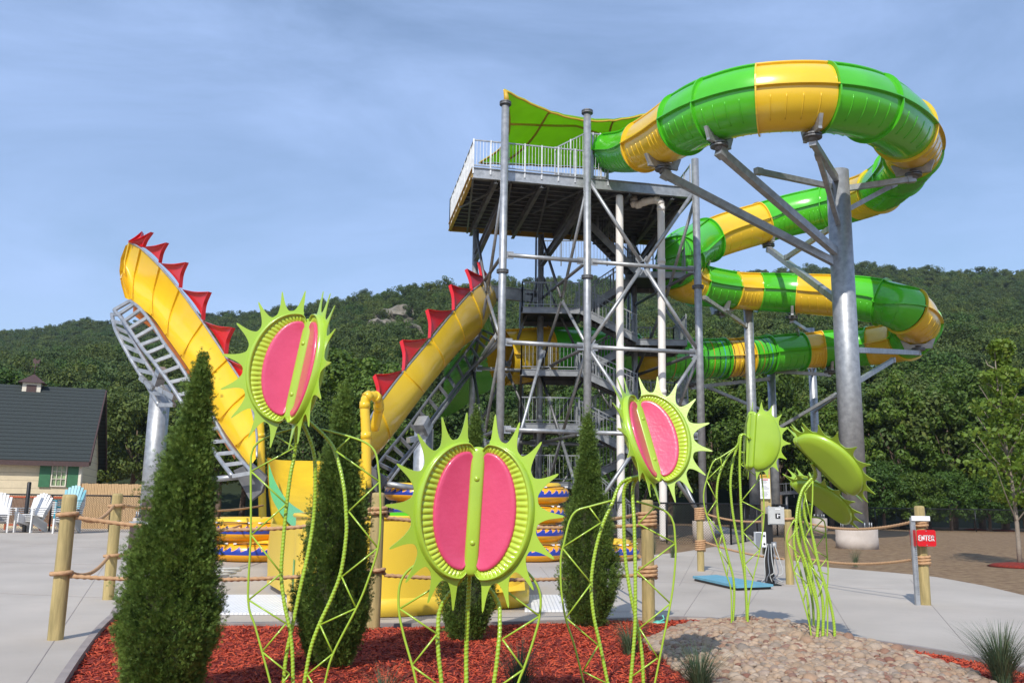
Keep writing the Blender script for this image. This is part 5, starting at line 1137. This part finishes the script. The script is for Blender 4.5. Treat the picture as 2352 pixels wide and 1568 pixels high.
raft(1206, 1292, 0, 'lowest raft of the tall stack right of the centre flytrap', rz=.5)
raft(1200, 1292, 1, 'second raft from the bottom of the tall stack right of the centre flytrap', rz=.9)
raft(1208, 1292, 2, 'third raft from the bottom of the tall stack right of the centre flytrap', rz=1.5)
raft(1213, 1292, 3, 'topmost raft of the tall stack right of the centre flytrap', rz=2.0, tilt=-.03)
for i, lab in enumerate(['hidden base raft of the stack behind the centre flytrap left spines', 'second raft of the stack behind the left spines of the centre flytrap', 'third raft of the stack behind the left spines, below the top one', 'top raft of the stack showing between the middle post and the centre flytrap']):
    raft(952, 1268, i, lab, rz=i * .7, dx=(.15 if i == 2 else 0), tilt=.03 * (i == 3))
b_ = raft(1385, 1290, 0, 'single raft lying on the ground right of the tall stack behind the small arborvitae', rz=.2)
# ------------------------------------------------------------------ timber posts and ropes
def coil(mb, x, y, z0, r, n, rr=.021, pitch=.043):
    P = [Vector((x + (r + rr) * math.cos(a), y + (r + rr) * math.sin(a), z0 + pitch * a / 6.283)) for a in [6.283 * n * k / (26 * n) for k in range(26 * n + 1)]]
    P = smooth_path(P, .008); mb.tube(P, rr, 9, fn=lambda a, s: 1 + .16 * math.cos(3 * (a - s * 6.283 / .22)))
def post(label, bx_, by_, ty, r, wraps):
    b = H(bx_, by_); h = W(bx_, ty, b.y).z; t = thing('timber_post', label, 'post', (b.x, b.y, 0), 'round timber posts of the rope fences', absolute=True)
    m = MB(); n = 24; prof = [(r * 1.0, -.05), (r * 1.02, .3), (r, h * .5), (r * .97, h - .04), (r * .9, h - .008), (r * .5, h), (.001, h)]; m.lathe(prof, (b.x, b.y, 0), 22, cap=False); m.build('shaft', M['wood'], t)
    for z, k in wraps: m = MB(); coil(m, b.x, b.y, z, r, k); m.build('rope_coil', M['rope'], t)
    return b
PA = post('timber post standing frontmost at the far left with single rope rings', 127, 1468, 1134, .073, [(1.17, 1), (.60, 1)])
PB = post('thinner looking timber post behind the leftmost front post', 248, 1376, 1132, .073, [(1.22, 1), (.55, 1)])
PC = post('timber post before the yellow basin, right of the second arborvitae', 856, 1455, 1130, .073, [(1.22, 2), (.62, 1)])
PD = post('timber post with thick rope coils behind the right tilted flytrap', 1490, 1440, 1147, .073, [(1.12, 4), (.55, 3)])
PE = post('timber post with tight rope coils left of the blue plate', 1610, 1311, 1165, .073, [(1.05, 6), (.42, 5)])
PF = post('bare timber post right of the grey control boxes', 1815, 1341, 1169, .073, [(1.12, 1)])
PG = post('timber post carrying the red ENTER sign on the right path', 2126, 1388, 1161, .075, [(1.10, 2), (.56, 3)])
def rope(label, a, b, sag, r=.020, extra=None):
    pts = [a.lerp(b, k / 8) - Vector((0, 0, sag * 4 * (k / 8) * (1 - k / 8))) for k in range(9)]
    m = MB(); m.tube(smooth_path(pts, .012), r, 8, fn=lambda q, s: 1 + .18 * math.cos(3 * (q - s * 6.283 / .2))); tag(m.build('rope', M['rope'], None), label, 'rope', 'ropes strung between the timber posts')
def at_(P, z, dx=0, dy=0): return Vector((P.x + dx, P.y + dy, z))
HB = H(640, 1440); HBx = Vector((W(720, 1185, 9.2).x, 9.2, 0))
rope('upper rope running right from the leftmost front post behind the large arborvitae', at_(PA, 1.17, .1), at_(PC, 1.19, -.1), .12)
rope('lower rope running right from the leftmost front post past the left rafts', at_(PA, .60, .1), at_(PC, .64, -.1), .06)
rope('upper rope sagging back from the leftmost front post to the post behind it', at_(PA, 1.19, .05, .1), at_(PB, 1.25, 0, -.1), .12)
rope('lower rope sagging back from the leftmost front post to the post behind it', at_(PA, .62, .05, .1), at_(PB, .58, 0, -.1), .10)
PH = H(640, 1330)
rope('upper rope leading right and back from the second left post', at_(PB, 1.25, .1), Vector((PH.x - 2, PH.y + 6, 1.2)), .1); rope('lower rope leading right and back from the second left post', at_(PB, .58, .1), Vector((PH.x - 2, PH.y + 6, .9)), .05)
rope('upper rope across the yellow basin behind the centre flytrap head', at_(PC, 1.2, .1), at_(PD, 1.14, -.1), .06)
rope('lower rope across the yellow basin under the centre flytrap head', at_(PC, .60, .1), at_(PD, .58, -.1), .05)
rope('upper rope from the post left of the blue plate towards the control boxes', at_(PE, 1.2, .1), at_(PF, 1.14, -.1), .10); rope('lower rope from the post left of the blue plate towards the control boxes', at_(PE, .6, .1), at_(PF, .44, -.1), .05)
rope('upper rope sagging across the lawn to the ENTER post', at_(PF, 1.15, .1), at_(PG, 1.18, -.12), .14); rope('lower rope sagging across the lawn to the ENTER post', at_(PF, .5, .1), at_(PG, .64, -.12), .10)
PX = Vector((W(1330, 1180, 17).x, 17, 0))
rope('upper thin rope leading left and back from the coiled post behind the tilted flytrap', at_(PD, 1.27, -.08, .08), at_(PX, 1.1), .05, .02); rope('lower thin rope leading left and back from the coiled post', at_(PD, .78, -.08, .08), at_(PX, .62), .12, .02)
m = MB(); p = H(1512, 1441); m.lathe([(.07, .0), (.08, .03), (.05, .035), (.045, .01)], (p.x, p.y, bedz(p.x, p.y)), 14); m.tube([(p.x, p.y, .06), (p.x + .07, p.y, .10), (p.x + .05, p.y, .14)], .01, 6); tag(m.build('hose_end', M['aqua'], None), 'small aqua plastic fitting on the mulch at the foot of the coiled post', 'fitting')
# ------------------------------------------------------------------ ENTER sign and height gauge
gx = H(2108, 1389); sg = thing('height_gauge', 'grey height measuring strip with a white top arm in front of the sign post', 'height gauge', (gx.x, gx.y, 0), absolute=True)
zt = W(2107, 1188, gx.y).z; m = MB(); m.box((gx.x, gx.y - .02, zt / 2), (.06, .012, zt)); m.box((gx.x - .03, gx.y, zt / 2), (.006, .04, zt)); m.box((gx.x + .03, gx.y, zt / 2), (.006, .04, zt)); m.build('measuring_strip', M['galv'], sg)
m = MB(); m.box((gx.x + .105, gx.y - .04, zt - .01), (.27, .02, .07)); m.build('top_arm', M['white'], sg)
m = MB()
for k in range(36): m.box((gx.x + .012, gx.y - .0275, .15 + k * .028), (.02 if k % 4 else .035, .002, .004))
m.build('scale_marks', M['black'], sg)
c = W(2128, 1235, gx.y - .12); es = thing('enter_sign', 'red square ENTER sign with white hand drawn capitals on the right post', 'sign', (c.x, c.y, c.z), absolute=True)
def rrect(cx, cz, w_, h_, r, y):
    P = []
    for (sx, sz, a0) in ((1, 1, 0), (-1, 1, 90), (-1, -1, 180), (1, -1, 270)):
        for k in range(6): a = R(a0 + k * 18); P.append((cx + sx * (w_ / 2 - r) + r * math.cos(a), y, cz + sz * (h_ / 2 - r) + r * math.sin(a)))
    return P
m = MB(); m.prism(rrect(c.x, c.z, .275, .235, .03, c.y), (0, .006, 0)); m.build('plate', M['signred'], es)
m = MB(); m.prism([(c.x - .150, c.y + .02, c.z - .12), (c.x - .150, c.y + .2, c.z - .12), (c.x - .150, c.y + .2, c.z + .11), (c.x - .150, c.y + .02, c.z + .11)], (.005, 0, 0)); m.build('side_plate', M['signred'], es)
GL = {'E': [[(.9, 1), (.08, .97), (0, .5), (.05, 0), (.95, .04)], [(.03, .52), (.75, .56)]], 'N': [[(0, 0), (.05, 1), (.85, .02), (.9, 1.02)]], 'T': [[(-.05, .95), (1.0, 1.02)], [(.5, .98), (.45, 0)]], 'R': [[(.08, 0), (.05, 1), (.7, .98), (.92, .75), (.7, .5), (.1, .45)], [(.4, .47), (.98, 0)]]}
m = MB(); x = c.x - .115
for chh, wd in (('E', .033), ('N', .036), ('T', .036), ('E', .033), ('R', .036)):
    for st in GL[chh]:
        for a, b in zip(st, st[1:]):
            P = [Vector((x + q[0] * wd, c.y - .004, c.z - .036 + q[1] * .072)) for q in (a, b)]; m.bar(P[0], P[1], .004, .0125, up=(0, 0, 1) if abs(b[0] - a[0]) > .3 else (1, 0, 0))
            for q in P: m.cyl(q + Vector((0, -.002, 0)), q + Vector((0, .002, 0)), .0062, 8)
    x += wd + .0125
m.build('lettering', M['white'], es)
m = MB()
for dzz in (-.1, .1): m.cyl((c.x, c.y - .006, c.z + dzz), (c.x, c.y, c.z + dzz), .008, 8)
m.build('screw', M['galv'], es)
# ------------------------------------------------------------------ control post, boxes, notice, blue plate
q = H(1770, 1343); cpst = thing('control_post', 'dark post with hanging cables behind the blue plate', 'post', (q.x, q.y, 0), absolute=True); X, Y = q.x, q.y
m = MB(); m.box((X - .01, Y, .62), (.13, .13, 1.24)); m.box((X, Y, .01), (.3, .3, .02)); m.build('column', M['black'], cpst)
m = MB(); m.box((X - .03, Y + .09, 1.15), (.13, .05, 1.25)); m.build('timber_batten', M['wood'], cpst)
for k in range(5):
    a = -.12 + .06 * k; m = MB(); m.tube(smooth_path([(X + a * .5, Y - .1, .72), (X + a * 1.1, Y - .14, .45), (X + a * 1.3 + .02, Y - .16, .22), (X + a * .8 - .04, Y - .12, .12 + .03 * (k % 3)), (X + a * 1.6, Y - .1, .06)], .03), .009, 7); m.build('cable', M['greyd' if k % 2 else 'grey'], cpst)
def cbox(name, label, cx, cy, w_, h_, d_, mt, Yc, extra=None):
    p = W(cx, cy, Yc); t = thing(name, label, 'box', (p.x, p.y, p.z), 'boxes on the control post', absolute=True); m = MB(); m.box(p + Vector((0, d_ / 2, 0)), (w_, d_, h_)); m.build('housing', M[mt], t)
    m = MB(); m.prism(rrect(p.x, p.z, w_ * .92, h_ * .9, .012, p.y - .022), (0, .02, 0)); m.build('lid', M[mt], t); return t, p
t, p = cbox('control_box', 'larger pale grey control box with a black and blue switch on its lid', 1783, 1184, .29, .31, .16, 'grey', Y - .10)
m = MB(); m.box((p.x + .02, p.y - .028, p.z), (.085, .012, .085)); m.build('switch_plate', M['black'], t)
m = MB(); m.box((p.x + .012, p.y - .037, p.z), (.018, .008, .06)); m.box((p.x + .04, p.y - .037, p.z + .01), (.035, .008, .014)); m.build('switch_handle', M['white'], t)
m = MB(); m.box((p.x + .02, p.y - .024, p.z + .12), (.09, .004, .018)); m.build('label_strip', M['white'], t)
for sx in (-1, 1): m = MB(); m.box((p.x + sx * .1, p.y + .1, p.z + .165), (.03, .04, .025)); m.build('mounting_lug', M['galv'], t)
t, p = cbox('control_box', 'smaller box with a rounded grey front and white side below the larger one', 1748, 1239, .18, .27, .13, 'white', Y - .12)
m = MB(); m.prism(rrect(p.x - .045, p.z, .10, .25, .02, p.y - .03), (0, .015, 0)); m.build('grey_cover', M['greyd'], t)
for sz in (-.07, .07): m = MB(); m.cyl((p.x + .05, p.y - .03, p.z + sz), (p.x + .05, p.y - .015, p.z + sz), .018, 12); m.build('socket', M['black'], t)
t, p = cbox('socket_box', 'small dark socket box at the right of the control post', 1777, 1250, .10, .10, .08, 'greyd', Y - .06)
m = MB(); m.box((p.x, p.y - .03, p.z), (.04, .008, .05)); m.build('socket_face', M['white'], t)
p = W(1757, 1117, Y + .02); t = thing('warning_notice', 'white notice with a yellow header and rows of small print above the control boxes', 'sign', (p.x, p.y, p.z), absolute=True)
m = MB(); m.box(p, (.18, .01, .43)); m.build('panel', M['white'], t)
m = MB(); m.box(p + Vector((0, -.007, .182)), (.178, .006, .065)); m.build('header', M['canvasy'], t)
m = MB()
for k in range(4): m.box(p + Vector((-.028 + k * .02, -.011, .182)), (.014, .003, .014))
m.build('header_mark', M['trimb'], t)
m = MB(); rs = random.Random(4)
for k in range(15):
    z_ = .12 - k * .021
    if k in (4, 9): continue
    w2 = rs.uniform(.09, .15); m.box(p + Vector((-.07 + w2 / 2, -.0065, z_)), (w2, .002, .0055 if k else .012))
m.build('small_print', M['greyd'], t)
m = MB(); m.box(p + Vector((0, -.0065, .125)), (.12, .003, .016)); m.build('red_heading', M['signred'], t)
m = MB(); m.box((p.x + .08, Y + .11, p.z - .02), (.09, .04, .7)); tag(m.build('timber_stake', M['wood'], None), 'square brown timber stake standing behind the warning notice', 'stake')
PL = [H(1591, 1326, .07), H(1644, 1320, .07), H(1777, 1346, .07), H(1693, 1353, .07)]
t = thing('platform_plate', 'flat blue rectangular platform plate lying on the concrete before the control post', 'platform', (PL[0].x, PL[0].y, 0), absolute=True)
PL = [H(1591, 1322, .085), H(1646, 1319, .085), H(1776, 1341, .085), H(1692, 1344, .085)]
m = MB(); m.prism([(a.x, a.y, .045) for a in PL], (0, 0, .04)); m.build('top_plate', M['tealsheet'], t)
cxp = sum((a for a in PL), Vector()) / 4; m = MB(); m.prism([(a.x + (cxp.x - a.x) * .05, a.y + (cxp.y - a.y) * .05, .004) for a in PL], (0, 0, .038)); m.build('base', M['black'], t)
# hose reel on the slab
p = H(500, 1325); t = thing('hose_coil', 'small coil of pale hose on the concrete under the left rafts', 'hose', (p.x, p.y, 0), absolute=True)
m = MB(); m.tube(smooth_path([(p.x + .22 * math.cos(a * .8) * (1 + .05 * a), p.y + .2 * math.sin(a * .8), .03 + .006 * a) for a in range(24)], .04), .018, 7); m.build('hose', M['grey'], t)
m = MB(); m.cyl((p.x - .25, p.y, .1), (p.x + .12, p.y - .02, .1), .04, 12); m.build('nozzle', M['white'], t)
p = H(290, 1304); t = thing('waste_bin', 'dark brown box bin half hidden behind the large left arborvitae', 'bin', (p.x + .3, p.y + .3, 0), absolute=True)
m = MB(); m.box((p.x + .3, p.y + .32, .42), (.62, .6, .84)); m.build('body', M['brown'], t); m = MB(); m.box((p.x + .3, p.y + .32, .865), (.66, .64, .05)); m.build('lid', M['galv'], t); m = MB(); m.box((p.x + .3, p.y + .45, 1.1), (.5, .2, .42)); m.build('hood', M['brown'], t)
# ------------------------------------------------------------------ left background: house, fences, chairs
YH = 37.5; hc = W(183, 1090, YH); dv = Vector((-2.6, 7.2, 0)).normalized(); fv = Vector((-dv.y, dv.x, 0))     # dv back along the gable, fv along the front wall to the left
ze = W(183, 1050, YH).z; house = thing('gabled_house', 'cream clapboard house with a dark shingle roof and cupola at the far left', 'house', (hc.x, hc.y, 0), absolute=True)
h0 = Vector((hc.x, hc.y, 0)); Lh, Dh = 16.0, 7.6; zr = W(228, 900, (h0 + dv * Dh / 2).y).z
def hpnt(u, v, z): return h0 + fv * u + dv * v + Vector((0, 0, z))
m = MB(); m.face([hpnt(0, 0, -.1), hpnt(0, 0, ze), hpnt(Lh, 0, ze), hpnt(Lh, 0, -.1)]); m.face([hpnt(0, 0, -.1), hpnt(0, Dh, -.1), hpnt(0, Dh, ze), hpnt(0, Dh / 2, zr - .1), hpnt(0, 0, ze)]); m.face([hpnt(0, Dh, -.1), hpnt(Lh, Dh, -.1), hpnt(Lh, Dh, ze), hpnt(0, Dh, ze)]); m.build('wall', M['siding'], house)
m = MB(); ov = .35; sl = (zr - ze) / (Dh / 2)
A_ = [hpnt(-ov, -ov, ze - sl * ov), hpnt(Lh, -ov, ze - sl * ov), hpnt(Lh, Dh / 2, zr), hpnt(-ov, Dh / 2, zr)]; B_ = [hpnt(-ov, Dh / 2, zr), hpnt(Lh, Dh / 2, zr), hpnt(Lh, Dh + ov, ze - sl * ov), hpnt(-ov, Dh + ov, ze - sl * ov)]
m.prism(A_, (0, 0, .14)); m.prism([p + Vector((0, 0, .003)) for p in B_], (0, 0, .14)); roof = m.build('roof', M['shingle'], house)
m = MB(); m.bar(hpnt(-ov, -ov - .02, ze - sl * ov + .0), hpnt(Lh, -ov - .02, ze - sl * ov), .05, .2); m.build('gutter', M['trimb'], house)
m = MB(); m.bar(hpnt(-ov - .03, -ov, ze - sl * ov + .02), hpnt(-ov - .03, Dh / 2, zr + .02), .05, .2); m.bar(hpnt(-ov - .03, Dh + ov, ze - sl * ov + .02), hpnt(-ov - .03, Dh / 2, zr + .02), .05, .2); m.build('barge_board', M['trimb'], house)
m = MB(); m.bar(hpnt(-.03, -.03, 0), hpnt(-.03, -.03, ze), .14, .14); m.build('corner_board', M['trimw'], house)
def hu(px): # distance along the front wall at a bearing
    best = min((abs(az_ - azof(px, 1080)[0]), u) for u in [k * .02 for k in range(600)] for az_ in [(h0 + fv * u).x / (h0 + fv * u).y]); return best[1]
u0, u1 = hu(154), hu(121); zc_ = W(135, 1090, 36.5).z; wh = .5
m = MB(); m.prism([hpnt(u0, -.03, zc_ - .45), hpnt(u1, -.03, zc_ - .45), hpnt(u1, -.03, zc_ + .45), hpnt(u0, -.03, zc_ + .45)], -dv * .02 * -1); win = m.build('window', M['pane'], house)
m = MB()
for k in range(4): u = u0 + (u1 - u0) * k / 3; m.bar(hpnt(u, -.06, zc_ - .47), hpnt(u, -.06, zc_ + .47), .045 if k in (0, 3) else .025, .03)
for k in range(4): z = zc_ - .45 + .3 * k; m.bar(hpnt(u0, -.065, z), hpnt(u1, -.065, z), .03, .05 if k in (0, 3) else .025)
m.build('muntin_frame', M['trimw'], win)
for ua in (u0 - .26, u1 + .26): m = MB(); m.bar(hpnt(ua, -.06, zc_ - .5), hpnt(ua, -.06, zc_ + .52), .42, .04, up=dv); m.build('shutter', M['shutter'], win)
cu = hu(17); cz = W(17, 905, (hpnt(cu, Dh / 2, 0)).y).z; cb = hpnt(cu, Dh / 2, cz); rot = Matrix((fv, dv, Vector((0, 0, 1)))).transposed()
m = MB(); m.box(cb + Vector((0, 0, .0)), (.75, .75, 1.1), rot); cup = m.build('cupola', M['trimw'], roof)
# ------ cupola details belong to the roof
m = MB(); c_ = cb + Vector((0, 0, .22)); m.box(c_ - dv * .385, (.4, .02, .36), rot); m.box(c_ - fv * .385, (.02, .4, .36), rot); m.build('louvre', M['trimb'], roof)
m = MB(); b4 = [cb + rot @ Vector((sx * .55, sy * .55, .5)) for sx, sy in ((1, 1), (-1, 1), (-1, -1), (1, -1))]; ap = cb + Vector((0, 0, .95))
for i in range(4): m.face([b4[i], b4[(i + 1) % 4], ap])
m.face(b4[::-1]); m.build('cupola_roof', M['trimb'], roof)
m = MB(); m.cyl(ap, ap + Vector((0, 0, .6)), .02, 6); m.bar(ap + Vector((-.25, 0, .35)), ap + Vector((.25, 0, .35)), .02); m.prism([ap + Vector((-.1, 0, .5)), ap + Vector((.15, 0, .48)), ap + Vector((.22, 0, .72)), ap + Vector((.05, 0, .62)), ap + Vector((-.05, 0, .75)), ap + Vector((-.14, 0, .66))], (0, .02, 0)); m.build('weather_vane', M['trimb'], roof)
# stockade fence
a = W(181, 1106, 37.5); b = W(345, 1111, 37.5); t = thing('stockade_fence', 'tan vertical board fence right of the house', 'fence', ((a.x + b.x) / 2, 37.5, 0), absolute=True)
m = MB(); x = a.x; k = 0
while x < b.x: m.box((x + .065, 37.5, (a.z + b.z) / 4 - .05), (.125, .03, (a.z + b.z) / 2 + .02 * (k % 3))); x += .14; k += 1
m.build('boards', M['stockade'], t); m = MB(); m.bar((a.x, 37.55, .4), (b.x, 37.55, .4), .05, .09); m.bar((a.x, 37.55, 1.5), (b.x, 37.55, 1.5), .05, .09); m.build('rail', M['stockade'], t)
# reddish slatted screens in orange frames behind the chairs
for i, (xa, xb, lab) in enumerate([(16, 57, 'left reddish slatted screen in an orange frame by the house'), (98, 128, 'right reddish slatted screen in an orange frame behind the teal chair')]):
    A, B = W(xa, 1200, 35.0), W(xb, 1200, 35.0); t = thing('slatted_screen', lab, 'screen', ((A.x + B.x) / 2, 35.0, 0), 'slatted screens in orange frames', absolute=True)
    m = MB(); z = .2; xx = A.x
    while xx < B.x + (.6 if i == 0 else .3): m.box((xx, 35.0, .75), (.035, .02, 1.0)); xx += .055
    m.build('slats', M['reed'], t); m = MB(); xe = xx
    for z in (.2, 1.27): m.bar((A.x - .05, 34.97, z), (xe, 34.97, z), .05, .07)
    m.bar((A.x - .05, 34.97, 0), (A.x - .05, 34.97, 1.3), .05, .05); m.bar((xe, 34.97, 0), (xe, 34.97, 1.3), .05, .05); m.build('frame', M['rust'], t)
# chain link fences
def chain(label, pts, h, group='black chain link fences', sp=2.6, mesh=.09, tall=None):
    t = thing('chain_link_fence', label, 'fence', (pts[0][0], pts[0][1], 0), group, absolute=True); wm = MB(); rm = MB()
    for (x0_, y0_), (x1_, y1_) in zip(pts, pts[1:]):
        a = Vector((x0_, y0_, 0)); b = Vector((x1_, y1_, 0)); l = (b - a).length; n = max(1, round(l / sp)); rm.cyl(a + Vector((0, 0, h)), b + Vector((0, 0, h)), .03, 8)
        for k in range(n + 1): p = a.lerp(b, k / n); pm = MB(); pm.cyl(p, p + Vector((0, 0, h + .03)), .035, 8); pm.build('fence_post', M['black'], t)
        q = int(l / mesh); e = (b - a).normalized()
        for k in range(-int(h / mesh), q):
            for s_ in (1, -1):
                if s_ == 1: u0_, z0_ = k * mesh, 0; u1_, z1_ = k * mesh + h, h
                else: u0_, z0_ = k * mesh + h, 0; u1_, z1_ = k * mesh, h
                def clipu(u, z, ub, zb):
                    if u < 0: f_ = (0 - u) / (ub - u); return 0, z + (zb - z) * f_
                    if u > l: f_ = (l - u) / (ub - u); return l, z + (zb - z) * f_
                    return u, z
                if max(u0_, u1_) <= 0 or min(u0_, u1_) >= l: continue
                c0 = clipu(u0_, z0_, u1_, z1_); c1 = clipu(u1_, z1_, u0_, z0_)
                if abs(c0[0] - c1[0]) < .02: continue
                pa = a + e * c0[0] + Vector((0, .004 * s_, c0[1])); pb = a + e * c1[0] + Vector((0, .004 * s_, c1[1])); d = (pb - pa).normalized(); nn_ = Vector((0, 1, 0)).cross(d) * .004
                wm.face([pa - nn_, pb - nn_, pb + nn_, pa + nn_])
    rm.build('top_rail', M['black'], t); wm.build('mesh', M['wire'], t); return t
M['wire'] = mat('fence_wire', (0.02, 0.02, 0.02), None, .5)
xa = W(-260, 1200, 32).x; xb = W(330, 1200, 32).x; chain('low black chain link fence behind the chairs at the left', [(xa, 34.4), (xb, 34.4)], 1.36)
p = H(55, 1222); m = MB(); tb = thing('bollard_post', 'thick black post rising above the chain link fence by the chairs', 'post', (p.x, p.y, 0), absolute=True); zt_ = W(57, 1106, p.y).z; m.lathe([(.07, 0), (.07, zt_ - .03), (.05, zt_), (.001, zt_)], (p.x, p.y, 0), 14, cap=False); m.build('shaft', M['black'], tb); m = MB(); m.box((p.x, p.y, .01), (.25, .25, .02)); m.build('base_plate', M['black'], tb)
chain('black chain link fence in front of the tower and white pipes', [(W(1250, 1200, 33).x, 33), (W(1655, 1200, 33).x, 31.5), (W(1790, 1200, 45).x, 44)], 1.4)
chain('long black chain link fence along the trees behind the lawn', [(W(1790, 1180, 52).x, 53.0), (W(2480, 1180, 53).x, 53.5)], 1.3, sp=3, mesh=.14)
# Adirondack chairs
def chair_parts(t, mt):
    m = MB()
    for k in range(7):
        x = -.27 + k * .09; hgt = .72 - .35 * (x / .3) ** 2 * .5; top = Vector((x * 1.08, .33 + .28, .32 + hgt)); bot = Vector((x * .78, .30, .30)); m.bar(bot, top, .078, .02, up=(0, 1, 0))
    m.build('back_slats', mt, t)
    m = MB()
    for k in range(6): y = -.22 + k * .1; m.box((0, y, .37 - .02 * k), (.52, .085, .02))
    m.bar((0, -.28, .35), (0, -.30, .27), .52, .02, up=(1, 0, 0)); m.build('seat', mt, t)
    for s in (-1, 1):
        m = MB(); m.box((s * .31, .02, .56), (.12, .66, .025)); m.build('armrest', mt, t)
        m = MB(); m.bar((s * .28, -.27, 0), (s * .28, -.25, .55), .045, .09, up=(0, 1, 0)); m.build('front_leg', mt, t)
        m = MB(); m.bar((s * .26, -.24, .34), (s * .27, .52, .02), .04, .1); m.build('rear_leg', mt, t)
cw = thing('adirondack_chair', '', 'chair', (0, 0, 0), 'stacked plastic chairs by the fence'); chair_parts(cw, M['white'])
def stack(px, pyb, n, labs, rz, teal_top=False, st=.075):
    b = H(px, pyb)
    for i in range(n):
        if teal_top and i == n - 1: o = thing('adirondack_chair', '', 'chair', (0, 0, 0), 'stacked plastic chairs by the fence'); chair_parts(o, M['teal'])
        else: o = cw if not used[0] else copy_tree(cw); used[0] = True if o is cw else used[0]
        o.location = (b.x, b.y, i * st); o.rotation_euler = (0, 0, rz); o.scale = (1.15, 1.15, 1.15); o['label'] = labs[i]
used = [False]
ordn = ['bottom', 'second', 'third', 'fourth', 'fifth', 'sixth', 'seventh', 'eighth', 'ninth', 'tenth']
stack(64, 1222, 4, ['bottom white chair of the stack in front of the thick black post', 'second white chair from the bottom in the stack by the black post', 'third white chair from the bottom in the stack by the black post', 'top white chair of the stack in front of the thick black post'], -.12)
stack(-8, 1222, 4, ['%s white chair of the stack cut off by the left edge' % w_ for w_ in ('bottom', 'second', 'third', 'top')], .5)
stack(150, 1224, 8, ['%s white chair from the bottom under the teal chair' % w_ for w_ in ordn[:7]] + ['teal chair on top of the tallest white chair stack'], .15, True)
# distant raised rail track between the trees
t = thing('elevated_track', 'low steel railed walkway far off between the slide poles', 'walkway', (16, 50, 0), absolute=True)
A, B = W(1770, 1135, 50), W(1875, 1128, 52); m = MB(); m.bar(A, B, .3, .12); m.build('girder', M['galvd'], t); railing(A, B, .55, 6, parent=t, mt='galvd', gap=.5)
for k in range(4): p = A.lerp(B, k / 3); m = MB(); m.cyl((p.x, p.y, 0), p, .08, 8); m.build('support_leg', M['galvd'], t)

# ------------------------------------------------------------------ air between here and the hills
hzm = bpy.data.materials.new('haze'); hzm.use_nodes = True; t_ = hzm.node_tree; t_.nodes.clear(); o_ = N(t_, 'ShaderNodeOutputMaterial'); v_ = N(t_, 'ShaderNodeVolumePrincipled')
v_.inputs['Color'].default_value = (.80, .88, 1, 1); v_.inputs['Density'].default_value = HAZE_D; v_.inputs['Anisotropy'].default_value = .3; t_.links.new(v_.outputs[0], o_.inputs['Volume'])
m = MB(); m.box((0, 260, 70), (1300, 620, 145)); tag(m.build('haze', hzm), kind='stuff')
